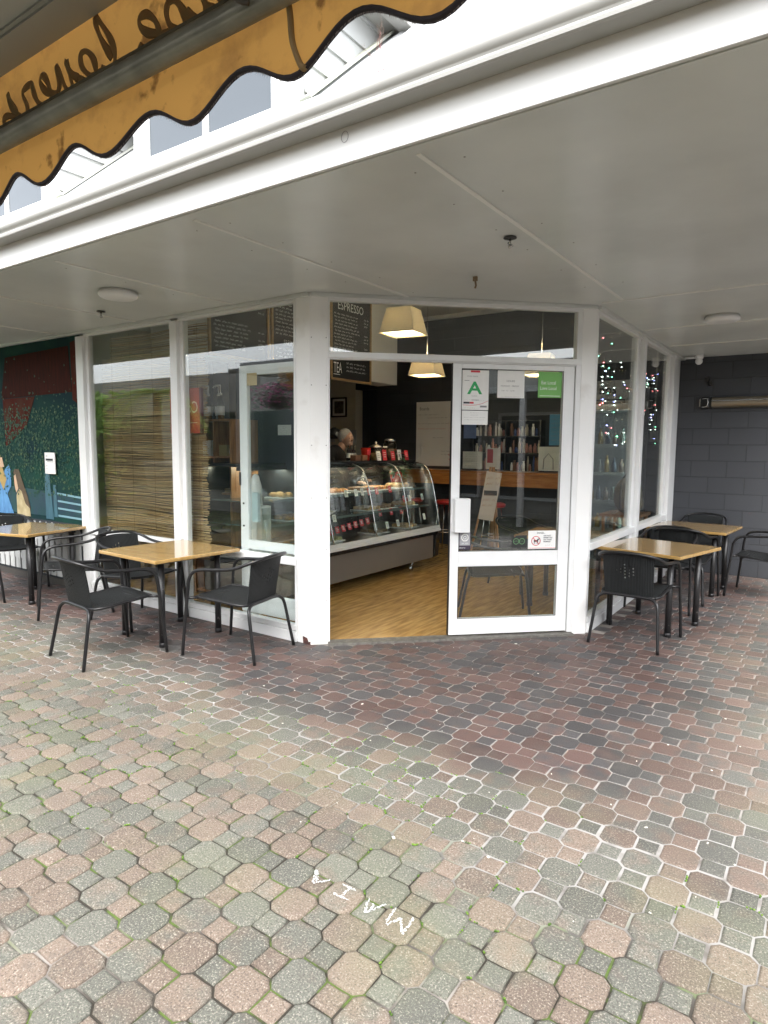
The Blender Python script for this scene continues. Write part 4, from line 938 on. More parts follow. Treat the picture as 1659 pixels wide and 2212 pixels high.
for u, lb in ((829, 'narrow jar between the two big jars'), (835, 'second narrow jar beside the tall jar')):
    e = topthing('cookie_jar', ty(u), lb+' on the cabinet top', 'jar', 'jars on the cabinet', XT-.02); MB().lathe((0, 0, 0), [(.035, 0), (.038, .13), (.03, .14)], 14).build('jar', bglass, e); MB().lathe((0, 0, .141), [(.034, 0), (.034, .03)], 14).build('lid', steel, e)
for u, red, lb, h in ((806, 0, 'white card standing before the lidded jar', .11), (819, 1, 'red card beside the lidded jar', .13), (837, 1, 'red card before the tall jar', .11), (851, 0, 'white card with a drawing before the tall jar', .13), (866, 1, 'rightmost red card on the cabinet top', .12)):
    card(XT+.12, ty(u)-.04+.0, ZT, red, lb+' on the cabinet', 'cards standing on the cabinet top', .085, h)
for i, u in enumerate((763, 769, 775)):
    e = topthing('sauce_bottle', ty(u)+.1, ('dark sauce bottle nearest the man on the cabinet', 'middle dark sauce bottle on the cabinet', 'dark sauce bottle nearest the red tub')[i], 'bottle', 'sauce bottles on the cabinet', XT-.15)
    MB().lathe((0, 0, 0), [(.025, 0), (.026, .10), (.011, .14), (.011, .18)], 12).build('bottle', mat('dark_bottle', (.02, .012, .01), .15), e); MB().lathe((0, 0, 0), [(.0268, .03), (.0268, .085)], 12, cap=False).build('sticker', paper, e)
# poinsettia hanging over the right end
po = empty('poinsettia', (XT+.05, 3.18, ZT-.30), 0, 'leafy potted poinsettia in a red pot at the right end of the cabinet', 'potted plant')
MB().lathe((0, 0, 0), [(.06, .0), (.085, .14), (.088, .15)], 20).build('pot', redpl, po)
f = MB(); rpo = random.Random(14)
for _ in range(170):
    a = rpo.uniform(0, 6.28); r = rpo.uniform(.02, .20); z = rpo.uniform(.16, .46)-r*.6; s_ = rpo.uniform(.025, .05); f.mt(1 if (z > .34 and rpo.random() < .35) else 0)
    c = Vector((r*cos(a), r*sin(a), z)); u_ = Vector((cos(a), sin(a), rpo.uniform(-.9, .3)))*s_; w_ = Vector((-sin(a), cos(a), rpo.uniform(-.4, .4)))*s_*.45
    f.add([c-u_, c-w_, c+u_, c+w_], [(0, 1, 2, 3)])
f.build('leaves', [mat('poin_green', (.03, .10, .03), .5), mat('poin_red', (.5, .03, .03), .5)], po)
# menu boards on the bulkhead
def menu(y0, y1, z0, z1, lb, title, tz, seed, extra=()):
    e = empty('menu_board', (XB, (y0+y1)/2, z0), 0, lb, 'menu board', 'chalk menu boards over the counter'); O = (XB, (y0+y1)/2, z0); fwid = .028
    MB(off=O).box((XB, y0+fwid, z0+fwid), (XB+.012, y1-fwid, z1-fwid)).build('chalk_panel', board, e)
    fb_ = MB(off=O); fb_.box((XB, y0, z0), (XB+.025, y0+fwid, z1)).box((XB, y1-fwid, z0), (XB+.025, y1, z1)).box((XB, y0+fwid, z0), (XB+.025, y1-fwid, z0+fwid)).box((XB, y0+fwid, z1-fwid), (XB+.025, y1-fwid, z1)); fb_.build('board_frame', oak, e)
    t = MB(off=O); rn = random.Random(seed); X = XB+.0135
    for (tx, yy, zz, sz, sx) in title: t.text(tx, yy, zz, sz, X, 'y', sx=sx)
    z = tz
    while z > z0+.08:
        if all(not (a-.03 < z < b+.02) for a, b in extra):
            ind = rn.choice((0, 0, .02)); ln = rn.uniform(.45, .66)
            t.scrib(y0+.07+ind, y0+.07+ln*(y1-y0), z, .024, X, 'y', .0062, rn)
            if rn.random() < .75: t.scrib(y1-.16, y1-.07, z, .024, X, 'y', .0062, rn)
        z -= .042
    t.build('chalk_writing', chalk, e)
menu(.73, 1.58, 2.45, 3.50, 'long chalk menu board at the left, beside the bamboo blind', [('Fruit Burst', .80, 3.02, .055, .8), ('Milk', .80, 2.86, .05, .8)], 3.43, 1, ((3.0, 3.07), (2.85, 2.91)))
menu(1.62, 2.48, 2.45, 3.50, 'middle chalk menu board with the word FRESH, behind the white corner post', [('FRESH', 1.82, 2.70, .075, .8)], 3.43, 2, ((2.68, 2.78),))
menu(2.66, 3.52, 2.38, 3.52, 'right chalk menu board headed ESPRESSO with TEA below', [('ESPRESSO', 2.80, 3.27, .15, .85), ('TEA', 2.72, 2.475, .19, .5)], 3.20, 3, ((2.40, 2.68),))
mt2 = MB(off=(XB, 3.1, 2.38)); rn = random.Random(44)
for k in range(3): mt2.scrib(2.98, 3.40, 2.60-.048*k, .026, XB+.0138, 'y', .006, rn)
mt2.box((XB+.0136, 2.72, 2.45), (XB+.0142, 2.85, 2.458))
o = mt2.build('tea_writing', chalk); o.parent = sorted([x for x in bpy.data.objects if x.name.startswith('menu_board') and x.type == 'EMPTY'], key=lambda q: q.location.y)[-1]; o.location = (0, .01, 0)
# whiteboard, heart scribble
wb = empty('whiteboard', (-2.27, BACK, 1.24), 0, 'white menu sheet with handwriting on the navy wall above the wooden bench', 'whiteboard'); O = (-2.27, BACK, 1.24)
MB(off=O).box((-2.26, BACK-.02, 1.245), (-1.52, BACK-.002, 2.25)).build('sheet', mat('white_sheet', (.78, .78, .76), .5, var=.05, vs=2), wb)
t = MB(off=O); rn = random.Random(5); t.text('Boards', -2.20, 2.12, .07, BACK-.022, sx=.9)
for i, (z, a, b) in enumerate(((2.04, -2.23, -1.85), (1.99, -2.05, -1.70), (1.90, -2.23, -1.62), (1.68, -1.95, -1.75), (1.47, -1.80, -1.6), (1.42, -1.80, -1.6))): t.scrib(a, b, z, .022, BACK-.022, 'x', .004, rn)
t.build('handwriting', greyink, wb); t = MB(off=O); t.scrib(-2.23, -1.72, 1.82, .022, BACK-.022, 'x', .004, rn)
t.tube([(-1.60, BACK-.022, 1.30), (-1.66, BACK-.022, 1.36), (-1.61, BACK-.022, 1.38), (-1.67, BACK-.022, 1.43), (-1.61, BACK-.022, 1.45), (-1.64, BACK-.022, 1.52), (-1.59, BACK-.022, 1.47)], .004, 4); t.build('red_scribble', redp, wb)
# bench along the wall, stools
be = empty('wall_bench', (-.5, BACK-.16, 0), 0, 'orange timber bar bench running along the navy wall', 'bench'); O = (-.5, BACK-.16, 0)
MB(off=O).box((-2.35, BACK-.36, 1.165), (.6, BACK-.003, 1.20)).build('bench_top', pine, be, bev=.005)
MB(off=O).box((-2.35, BACK-.35, .99), (.6, BACK-.325, 1.164)).build('front_board', pine, be)
for x in (-2.2, -.8, .5): MB(off=O).box((x, BACK-.30, .015), (x+.06, BACK-.24, 1.16)).build('leg', wood, be)
def stool(x, lb):
    e = empty('bar_stool', (x, 4.55, .014), 0, lb, 'bar stool', 'bar stools at the wall bench'); MB().lathe((0, 0, .70), [(.15, 0), (.17, .02), (.17, .045), (.14, .06)], 24).build('seat', mat('red_vinyl', (.45, .02, .02), .35), e)
    for k in range(4): a = pi/4+k*pi/2; MB().tube([(.11*cos(a), .11*sin(a), .70), (.20*cos(a), .20*sin(a), 0)], .011, 6).build('leg', steel, e)
    MB().tube([(.155*cos(a), .155*sin(a), .3) for a in [k*pi/8 for k in range(16)]], .008, 6, closed=True).build('foot_ring', steel, e)
stool(-1.95, 'red topped bar stool nearest the cabinet end'); stool(-1.35, 'red topped bar stool half hidden by the door frame'); stool(-.6, 'red topped bar stool seen through the door glass')
# white power plug
e = MB(off=(-2.6, BACK-.01, 1.5)); p = hY(911, 965, BACK-.005); e = MB(off=tuple(p)); e.box((p.x-.025, BACK-.02, p.z), (p.x+.03, BACK-.002, p.z+.06)); e.tube(smooth_path([(p.x, BACK-.03, p.z), (p.x-.01, BACK-.02, p.z-.12), (p.x-.07, BACK-.015, p.z-.22)], 4), .008, 6)
tag(e.build('power_plug', white), 'white plug and hanging lead on the navy wall left of the handwritten sheet', 'plug')
# picture on cream wall
p = hY(733, 880, BACK-.01); pf = empty('picture', (p.x, BACK-.01, p.z), 0, 'small dark framed picture on the cream wall behind the man', 'picture')
fr_ = MB(); w_, h_ = .17, .17
fr_.box((-w_, -.02, -h_), (-w_+.025, 0, h_)).box((w_-.025, -.02, -h_), (w_, 0, h_)).box((-w_+.025, -.02, -h_), (w_-.025, 0, -h_+.025)).box((-w_+.025, -.02, h_-.025), (w_-.025, 0, h_)); fr_.build('picture_frame', rub, pf)
MB().box((-w_+.026, -.008, -h_+.026), (w_-.026, -.001, h_-.026)).build('mount', paper, pf); MB().box((-.10, -.012, -.105), (.10, -.0085, .105)).build('print', mat('grey_print', (.14, .14, .13), .5, col2=(.05, .05, .05), vs=20), pf)
for u0, v0, w2, h2, lb in ((760, 945, .10, .13, 'white notice pinned on the cream wall right of the man'), (716, 940, .08, .12, 'pale paper on the cream wall left of the man')):
    p = hY(u0, v0, BACK-.006); b_ = MB(off=tuple(p)); b_.box((p.x-w2, BACK-.008, p.z-h2), (p.x+w2, BACK-.003, p.z+h2)); o = b_.build('wall_paper', mat('dim_paper', (.45, .46, .46), .7)); o.name = 'pinned_paper'; tag(o, lb, 'paper')
# pendant lamps
shade = mat('linen_shade', (.60, .54, .41), .8, var=.08, vs=60, trans=.12)
def pendant(x, y, z, w0, w1, h, lb):
    e = empty('pendant_lamp', (x, y, z), R(8), lb, 'pendant lamp', 'square linen pendant lamps')
    s_ = MB(); a, b_ = w1/2, w0/2
    s_.add([(-a, -a, 0), (a, -a, 0), (a, a, 0), (-a, a, 0), (-b_, -b_, h), (b_, -b_, h), (b_, b_, h), (-b_, b_, h)], [(0, 1, 5, 4), (1, 2, 6, 5), (2, 3, 7, 6), (3, 0, 4, 7)]); s_.build('lamp_shade', shade, e, solid=.003)
    MB().ball((0, 0, h*.45), .035, 12).build('bulb', mat('warm_bulb', (1, .9, .7), .5, emit=(1, .87, .68), es=150), e)
    MB().add([(-a*.93, -a*.93, .018), (a*.93, -a*.93, .018), (a*.93, a*.93, .018), (-a*.93, a*.93, .018)], [(0, 1, 2, 3)]).build('diffuser', mat('diffuser_glow', (.9, .85, .7), .6, emit=(1, .85, .58), es=1.1, trans=.5), e, solid=.002)
    MB().tube([(0, 0, h), (0, 0, 3.56-z)], .0022, 5).tube([(-b_, 0, h-.01), (b_, 0, h-.01)], .003, 5).build('cord', steel, e)
lp = hY(872, 718, 1.9); pendant(lp.x, 1.9, lp.z-.02, .26, .37, .25, 'large square linen pendant lamp glowing above the transom')
lp = hY(922, 812, 2.9); pendant(lp.x, 2.9, lp.z, .23, .335, .23, 'smaller looking square linen pendant lamp hanging below the transom')
lp = hY(1170, 768, 3.2); pendant(lp.x, 3.2, lp.z-.215, .23, .335, .23, 'square linen pendant lamp whose top shows above the sliding door')
# ---------------------------------------------------------------- shelf unit behind the left glass
YS = .62; sx0, sx1 = -2.14, -1.56
O = (-1.85, .7, 0)
su = empty('shelf_unit', O, 0, 'brown wooden cube shelving behind the left window, bottles on top', 'shelf unit')
b_ = MB(off=O)
for x in (sx0, (sx0+sx1)/2+.03, sx1-.02): b_.box((x, YS, .02), (x+.02, YS+.35, 1.78))
for z in (.04, .38, .72, 1.06, 1.42): b_.box((sx0+.02, YS+.002, z), (sx1-.02, YS+.349, z+.018))
b_.box((sx0, YS-.01, 1.7801), (sx1, YS+.36, 1.80)); b_.build('carcass', wood, su); MB(off=O).box((sx0, YS+.351, .02), (sx1, YS+.36, 1.78)).build('back_board', wood, su)
def syrup(x, y, lb, amber):
    e = empty('syrup_bottle', (x, y, 1.80), 0, lb, 'bottle', 'syrup bottles with pumps')
    MB().lathe((0, 0, 0), [(.034, 0), (.036, .01), (.036, .15), (.014, .20), (.013, .235)], 16).build('bottle', bglass, e)
    MB().lathe((0, 0, 0), [(.031, .004), (.031, .10 if amber else .06)], 14).build('syrup', mat('amber_syrup' if amber else 'clear_syrup', (.35, .13, .02) if amber else (.45, .43, .38), .2), e)
    MB().lathe((0, 0, 0), [(.0368, .04), (.0368, .13)], 16, cap=False).build('sticker', paper, e)
    MB().lathe((0, 0, .236), [(.016, 0), (.016, .02), (.006, .025), (.006, .10)], 12).tube([(0, 0, .335), (-.05, -.02, .333), (-.055, -.022, .315)], .006, 6).build('pump', china, e)
for i, u in enumerate((438, 447, 458, 471, 484)):
    p = hY(u, 890, YS+.10); syrup(p.x, YS+.06+.05*(i % 2), ['leftmost pump bottle on the shelving, red syrup', 'second pump bottle from the left on the shelving', 'middle pump bottle on the shelving with amber syrup', 'fourth pump bottle from the left on the shelving', 'rightmost bottle, beside the white door frame'][i], i % 2 == 0)
rs = empty('red_sign', (-1.63, .10, 1.68), 0, 'red sign with pale mirrored lettering partly behind the bamboo blind', 'sign')
MB().box((-.16, 0, -.03), (.25, .012, .37)).build('sign_panel', mat('sign_red', (.42, .06, .02), .5, var=.2, vs=5), rs, bev=.004)
MB().box((.251, 0, -.03), (.268, .03, .37)).build('sign_edge', mat('sign_edge', (.10, .015, .02), .5), rs)
MB().text('Coffee', .235, .15, .15, -.002, flip=True, sx=.8).box((-.15, -.002, .06), (.22, -.001, .066)).build('lettering', mat('sign_cream', (.6, .42, .28), .6), rs)
def stuff_(name, cat, x, y, z, fn, lb, M_, bev=0, g=None):
    b = MB(off=(x, y, z)); fn(b, x, y, z); tag(b.build(name, M_, bev=bev), lb, cat, g)
def stack(n, w, dz=.012):
    def f(b, x, y, z):
        for k in range(n): q = rfd.uniform(-.004, .004); b.box((x-w/2+q, y-.08, z+k*dz), (x+w/2+q, y+.08, z+k*dz+dz*.75))
    return f
def plates_(n, r):
    def f(b, x, y, z):
        for k in range(n): q = rfd.uniform(-.003, .003); b.lathe((x+q, y, z+k*.012), [(r*.6, 0), (r, .008), (r, .010)], 20)
    return f
xs_ = [(sx0+.15), (sx1-.16)]
stuff_('napkin_stack', 'napkins', xs_[0]+.03, YS+.12, 1.438, stack(13, .12), 'stack of white napkins in the upper left cube', paper)
stuff_('carton', 'carton', xs_[1]-.02, YS+.12, 1.438, lambda b, x, y, z: b.box((x-.07, y-.06, z), (x+.05, y+.08, z+.11)), 'tan cardboard carton in the upper right cube', mat('tan_card', (.38, .30, .13), .7), .003)
stuff_('cup', 'cup', xs_[1]+.085, YS+.09, 1.438, lambda b, x, y, z: b.lathe((x, y, z), [(.03, 0), (.036, .04), (.03, .09)], 14), 'white cup beside the tan carton', china)
stuff_('tray_stack', 'trays', xs_[0]+.03, YS+.12, 1.245, stack(3, .13, .025), 'pair of white trays in the second left cube', china)
stuff_('carton', 'carton', xs_[0]+.02, YS+.12, 1.078, lambda b, x, y, z: b.box((x-.08, y-.08, z), (x+.07, y+.08, z+.165)), 'brown carton under the white trays', mat('brown_card', (.16, .08, .03), .7), .003)
stuff_('tray_stack', 'trays', xs_[1], YS+.12, 1.078, stack(2, .16, .022), 'flat wooden boards lying in the second right cube', oak)
stuff_('plate_stack', 'plates', xs_[0]+.06, YS+.13, .738, plates_(14, .085), 'tall stack of white plates in the third left cube', china)
stuff_('plate_stack', 'plates', xs_[1]-.03, YS+.13, .738, plates_(2, .10), 'two plates in the third right cube', china)
# paper dispenser and papers behind the left glass
pd = MB(off=(-.79, .16, .9)); pd.box((-.765, .13, .90), (-.70, .16, 1.15)); tag(pd.build('paper_sheet', mat('pale_blue_paper', (.50, .60, .62), .6)), 'pale blue sheet hanging inside the slid open door leaf', 'paper')
def sheet(name, x0, x1, z0, z1, y, lb, M_=paper, lines=4, par=None):
    e = empty(name, ((x0+x1)/2, y, z0), 0, lb, 'paper', None); w_ = (x1-x0)/2; h_ = z1-z0
    MB().box((-w_, 0, 0), (w_, .002, h_)).build('sheet', M_, e); t = MB()
    for k in range(lines): t.scrib(-w_*.7, w_*.7, h_*(.8-.6*k/max(1, lines-1)), h_*.045, -.0006, 'x')
    if lines: t.build('writing', greyink, e)
    return e
sheet('sticky_note', -.76, -.645, 2.035, 2.135, .082, 'square tan card taped in the top corner of the left door glass', mat('tan_note', (.48, .36, .17), .7), 0)
p0 = hY(600, 918, 1.0); p1_ = hY(629, 940, 1.0); sheet('paper_notice', p0.x, p1_.x, p1_.z, p0.z, 1.0, 'small white notice hanging in the dark behind the left glass')
MB().box((p0.x-.6, 1.004, .9), (p1_.x+.25, 1.03, 2.4)).build('inner_wall', navy, B)
p0 = hX(620, 980, -1.2); p1_ = hX(638, 1003, -1.2); e = sheet('paper_notice', -.09, .09, 0, .13, 0, 'white notice card standing on the cabinet top behind the left glass'); e.location = (-1.15, (p0.y+p1_.y)/2, 1.377); e.rotation_euler = (0, 0, R(50))
# round white canister
stuff_('canister', 'canister', -1.02, .42, 1.0, lambda b, x, y, z: b.lathe((x, y, z), [(.06, 0), (.06, .04), (.055, .18), (.03, .27), (.012, .29)], 18), 'white conical canister behind the left door glass', china)
MB().box((-1.12, .34, .015), (-.93, .52, .999)).build('plinth', greyw, B)
# ---------------------------------------------------------------- the man behind the counter
def person():
    hp = hX(745, 945, -2.0); x, y = hp.x, hp.y; Zh = hp.z
    b = bpy.data.meshes.new('body'); 
    e = empty('person', (x-.12, y-.12, 0), 0, 'grey haired person in a black top bending over the counter, face turned right', 'person')
    V = [(0, 0, .95), (0, 0, 1.15), (.02, .0, 1.34), (.06, .02, 1.47), (.09, .05, 1.54),     # pelvis, waist, chest, shoulders, neck
         (-.02, .19, 1.45), (.02, .26, 1.20), (.26, .24, 1.12), (.34, .22, 1.11),             # left arm
         (.10, -.18, 1.44), (.17, -.24, 1.18), (.40, -.12, 1.10), (.48, -.09, 1.09),
         (0, .09, .88), (0, .10, .48), (-.02, .10, .08), (.12, .11, .03), (0, -.09, .88), (0, -.10, .48), (-.02, -.10, .08), (.12, -.11, .03)]
    E_ = [(0, 1), (1, 2), (2, 3), (3, 4), (3, 5), (5, 6), (6, 7), (7, 8), (3, 9), (9, 10), (10, 11), (11, 12), (0, 13), (13, 14), (14, 15), (15, 16), (0, 17), (17, 18), (18, 19), (19, 20)]
    rd = [.15, .14, .16, .12, .06, .075, .052, .038, .034, .075, .052, .038, .034, .09, .065, .045, .04, .09, .065, .045, .04]
    b.from_pydata(V, E_, []); o = bpy.data.objects.new('body', b); COL.objects.link(o); o.parent = e
    b.skin_vertices.new(name='') if hasattr(b.skin_vertices, 'new') else None
    md = o.modifiers.new('skin', 'SKIN'); md.use_smooth_shade = True
    if not b.skin_vertices: pass
    for i, r in enumerate(rd): b.skin_vertices[0].data[i].radius = (r, r)
    b.skin_vertices[0].data[0].use_root = True
    o.modifiers.new('sub', 'SUBSURF').levels = 2; o.modifiers['sub'].render_levels = 2
    b.materials.append(mat('black_shirt', (.008, .008, .009), .8))
    hx, hy, hz = .16, .10, Zh-.02
    hd = MB(); hd.ball((hx, hy, hz), .098, 20, (1.02, .80, 1.16)); hd.ball((hx+.035, hy-.005, hz-.055), .068, 14, (.95, .80, .95)); hd.ball((hx+.105, hy-.012, hz-.018), .017, 8, (1, .7, 1.1))
    hd.ball((hx-.002, hy-.08, hz-.015), .020, 8, (.6, .35, 1.1)); hd.ball((hx-.002, hy+.08, hz-.015), .020, 8, (.6, .35, 1.1)); hd.tube([(.09, .05, 1.50), (hx-.02, hy-.02, hz-.06)], [.062, .055], 12)
    hd.ball((hx+.088, hy-.038, hz+.012), .010, 6); hd.ball((hx+.088, hy+.030, hz+.012), .010, 6); hd.tube([(hx+.090, hy-.025, hz-.062), (hx+.098, hy-.005, hz-.062), (hx+.090, hy+.015, hz-.062)], .006, 6)
    hd.build('head', skin, e)
    hr = MB(); hr.ball((hx-.022, hy, hz+.028), .105, 20, (.98, .84, 1.05)); rr_h = random.Random(3)
    for _ in range(0):
        a = rr_h.uniform(0, 6.28); q = rr_h.uniform(-.2, 1); c = Vector((cos(a)*math.sqrt(max(0, 1-q*q)), sin(a)*math.sqrt(max(0, 1-q*q))*.84, q*1.05))*.104+Vector((hx-.022, hy, hz+.028)); hr.ball(c, rr_h.uniform(.012, .018), 7)
    hr.build('hair', mat('grey_hair', (.50, .49, .47), .8, col2=(.38, .37, .36), vs=60), e)
    for sx, sy in ((.34, .22), (.48, -.09)):
        h_ = MB(); zz = 1.11 if sx < .4 else 1.09
        h_.ball((sx+.05, sy, zz), .042, 10, (1.1, .85, .5))
        for k, l_ in enumerate((.060, .070, .066, .052)): yy = sy-.028+.019*k; h_.tube([(sx+.07, yy, zz), (sx+.07+l_*.6, yy, zz+.004), (sx+.07+l_, yy, zz-.018)], [.0095, .0088, .007], 7)
        h_.tube([(sx+.03, sy+.03, zz), (sx+.06, sy+.058, zz-.004), (sx+.085, sy+.060, zz-.012)], [.012, .010, .008], 7); h_.build('hand', skin, e)
try: person()
except Exception as ex: print('person', ex)
p = hX(722, 938, -2.3); cp = empty('cap', tuple(p), 0, 'black cap with a pale emblem hanging beside the man', 'cap'); MB().lathe((0, 0, -.06), [(.10, 0), (.105, .06), (.08, .12), (.02, .15)], 20).build('crown', rub, cp); MB().ball((.09, -.05, .0), .03, 8, (.4, 1, 1.1)).build('emblem', mat('pale_emblem', (.4, .42, .42), .6), cp)
MB().box((p.x-.4, p.y+.13, 0), (p.x-.32, p.y+.2, 1.9)).build('coat_stand', rub, B)
# ---------------------------------------------------------------- things seen through the door glass and right windows
rk = empty('display_rack', (-.65, 4.95, 1.2), 0, 'busy shelf of jars and packets above the bench, seen through the door glass', 'rack'); O = (-.65, 4.95, 1.2)
b_ = MB(off=O)
X0_, X1_ = -1.15, -.10
for z in (1.204, 1.46, 1.70, 1.92): b_.box((X0_, 4.96, z), (X1_, 5.12, z+.01))
for x in (X0_, (X0_+X1_)/2-.01, X1_-.015): b_.box((x, 4.955, 1.2141), (x+.015, 5.125, 1.45)).box((x, 4.955, 1.4701), (x+.015, 5.125, 1.69)).box((x, 4.955, 1.7101), (x+.015, 5.125, 1.92))
b_.build('rack_frame', steel, rk)
rj = random.Random(17); jm = [mat('jar_%s' % n_, c, .35) for n_, c in (('cream', (.5, .47, .4)), ('white', (.75, .75, .74)), ('brown', (.22, .11, .07)), ('dark', (.05, .05, .06)), ('rose', (.42, .2, .17)), ('blue', (.07, .12, .3)))]
k = 0
for z in (1.214, 1.47, 1.71):
    x = X0_+.05
    while x < X1_-.04:
        w_ = rj.uniform(.014, .026); h_ = rj.uniform(.08, .21)
        if abs(x-(X0_+X1_)/2) > .03:
            j = MB(off=(x, 5.0, z)); j.lathe((x, 5.0+rj.uniform(-.01, .03), z), [(w_, 0), (w_, h_*.7), (w_*.6, h_*.8), (w_*.62, h_)], 10)
            o = j.build('jar', jm[rj.randrange(6)], rk); o.location = (x-O[0], 5.0-O[1], z-O[2])
        x += w_*2+rj.uniform(.003, .010)
# posters leaning behind the glass
def stand_sheet(u0, v0, u1, v1, y, lb, col, lines, cat='poster', name='poster'):
    a = hY(u0, v0, y); b = hY(u1, v1, y); e = empty(name, ((a.x+b.x)/2, y, b.z), 0, lb, cat); w_ = (b.x-a.x)/2; h_ = a.z-b.z
    MB().box((-w_, 0, 0), (w_, .006, h_)).build('sheet', mat('poster_%d' % int(u0), col, .5, var=.15, vs=6), e); t = MB()
    for k in range(lines): t.scrib(-w_*.75, w_*.75, h_*(.82-.68*k/max(1, lines-1)), h_*.06, -.002)
    if lines: t.build('writing', greyink, e)
    return e, w_, h_
stand_sheet(1002, 912, 1028, 947, 4.85, 'blue photo poster behind the door glass', (.16, .24, .5), 2)
stand_sheet(1000, 975, 1041, 1013, 4.84, 'white text sheet on the bench behind the door glass', (.6, .62, .6), 6)
e, w_, h_ = stand_sheet(1050, 968, 1080, 1014, 4.82, 'white leaflet with a dark red block on the bench', (.62, .62, .62), 0)
MB().box((-w_*.8, -.003, h_*.3), (0, -.0005, h_*.95)).build('red_block', mat('maroon', (.35, .03, .05), .5), e)
e, w_, h_ = stand_sheet(1164, 965, 1206, 1018, 4.80, 'white carrier bag shaped poster with a grey arch drawing', (.58, .62, .60), 0)
MB().tube([(-w_*.5, -.004, .02), (-w_*.45, -.004, h_*.5), (0, -.004, h_*.72), (w_*.45, -.004, h_*.5), (w_*.5, -.004, .02)], .006, 5).build('arch', greyink, e)
stand_sheet(1188, 895, 1214, 962, 4.9, 'tall blue poster at the right edge of the door glass', (.08, .28, .5), 6)
# easel sign placed inside to stand in for a street sign reflection
a = hY(1066, 1018, 3.6); es = empty('reflected_sign', (a.x, 3.6, 0.014), R(6), 'cream easel sign with looping script, standing in for a street sign reflected in the door', 'sign'); zt = a.z-.014
def lean(x, z, d=0): return (x-.10*(zt-z)/.6+d, -.003, z)
b_ = MB(); b_.add([lean(-.085, zt), lean(.115, zt-.02), lean(.115, zt-.62), lean(-.085, zt-.60)], [(0, 1, 2, 3)]); b_.build('sign_panel', mat('reflected_sign_cream', (.50, .45, .42), .6), es, solid=.006)
t = MB(); rn = random.Random(8)
for k, zz in enumerate((.10, .17, .31, .37, .44)): t.add([], []); t.scrib(lean(-.06, zt-zz)[0], lean(.09, zt-zz)[0], zt-zz, .04, -.008, 'x', .006, rn)
t.build('script', mat('rust_script', (.30, .12, .06), .6), es); bx_ = lean(-.085, zt-.50)[0]
MB().box((lean(-.07, zt-.26)[0], -.0075, zt-.30), (lean(.10, zt-.26)[0], -.0065, zt-.24)).build('dark_band', ink, es)
for dx, dy in ((-.25, 0), (.18, 0), (0, .4)): MB().tube([(-.02+dx*.1, .02, zt+.05), (dx-.08, .02+dy, 0)], .014, 6).build('leg', wood, es)
# fridge with header
fg = empty('drinks_fridge', (.92, 4.75, .014), 0, 'tall drinks fridge with pale header and shelves lit by an added tube behind the right window', 'fridge')
b_ = MB(); b_.box((-.36, -.25, 0), (-.33, .35, 2.0)).box((.33, -.25, 0), (.36, .35, 2.0)).box((-.33, .32, 0), (.33, .35, 2.0)).box((-.33, -.25, 0), (.33, .319, .12)); b_.build('cabinet', mat('fridge_grey', (.35, .37, .37), .4), fg)
MB().box((-.36, -.27, 2.001), (.36, .35, 2.36)).build('header', mat('header_grey', (.46, .47, .46), .4), fg)
MB().text('nos', -.10, 2.20, .15, -.2715, bold=True).text('nos', -.45, 2.20, .15, -.2715, bold=True).box((-.32, -.272, 2.08), (.22, -.2705, 2.13)).build('lettering', ink, fg); MB().box((-.30, -.2735, 2.09), (.20, -.2721, 2.12)).build('header_bar', mat('bar_grey', (.3, .31, .31), .5), fg)
MB().box((.30, -.285, .12), (.335, -.251, 1.99)).build('door_handle', mat('door_white', (.70, .74, .74), .35), fg); MB().box((-.33, -.262, .12), (.299, -.256, 1.99)).build('glass_door', glass, fg)
for z in (.5, .85, 1.2, 1.55): MB().box((-.33, -.22, z), (.33, .318, z+.015)).box((-.33, -.235, z-.01), (.33, -.2205, z+.035)).build('shelf', mat('shelf_pale', (.42, .46, .45), .4), fg)
for z in (.13, .515, .865, 1.215, 1.565):
    for i in range(7):
        b_ = MB(); x = -.27+.09*i; hgt = rj.uniform(.17, .23); b_.lathe((0, 0, 0), [(.032, 0), (.033, hgt*.6), (.013, hgt*.82), (.013, hgt)], 10); o = b_.build('bottle', mat('bev_%d' % ((i*3+int(z*10)) % 5), [(.10, .13, .10), (.30, .20, .05), (.14, .10, .07), (.28, .30, .30), (.06, .09, .12)][(i*3+int(z*10)) % 5], .2), fg); o.location = (x, -.15, z)
MB().tube([(.316, -.236, .2), (.316, -.236, 1.95)], .010, 8).build('light_tube', mat('added_fridge_glow', (.9, .95, 1), .5, emit=(.8, .95, 1), es=7), fg)  # added tube hidden behind the handle to brighten the fridge inside
# curved banner and wall conduit
p = hX(1352, 950, 1.3); a = hY(1357, 870, 4.4); fl_ = empty('flag_banner', (a.x+.03, 4.4, .014), 0, 'pale arched flag banner with dark panel between fridge and window', 'banner')
pp = [(0, 0), (.10, 0), (.12, 1.3), (.10, 1.8), (.05, 2.05), (0, 2.2)]
MB().extr(pp, 'y', -.004, .004).build('flag', mat('flag_grey', (.34, .35, .34), .6), fl_)
MB().extr([(.03, .95), (.11, 1.0), (.118, 1.45), (.10, 1.5), (.05, 1.35), (.03, 1.15)], 'y', -.008, -.0045).build('dark_panel', ink, fl_)
b_ = MB()
for k in range(3): b_.box((.05, -.0105, 1.08+.11*k), (.108, -.0085, 1.105+.11*k))
b_.build('white_marks', paper, fl_); MB().tube([(-.015, 0, 0), (-.015, 0, 2.25)], .014, 8).build('pole', mat('pole_white', (.66, .7, .7), .3), fl_)
a = hY(1413, 943, BACK-.01); cd = empty('switch_box', (min(a.x, 1.45), BACK-.01, a.z), 0, 'pale switch box and conduit on the block wall inside the right window', 'switch')
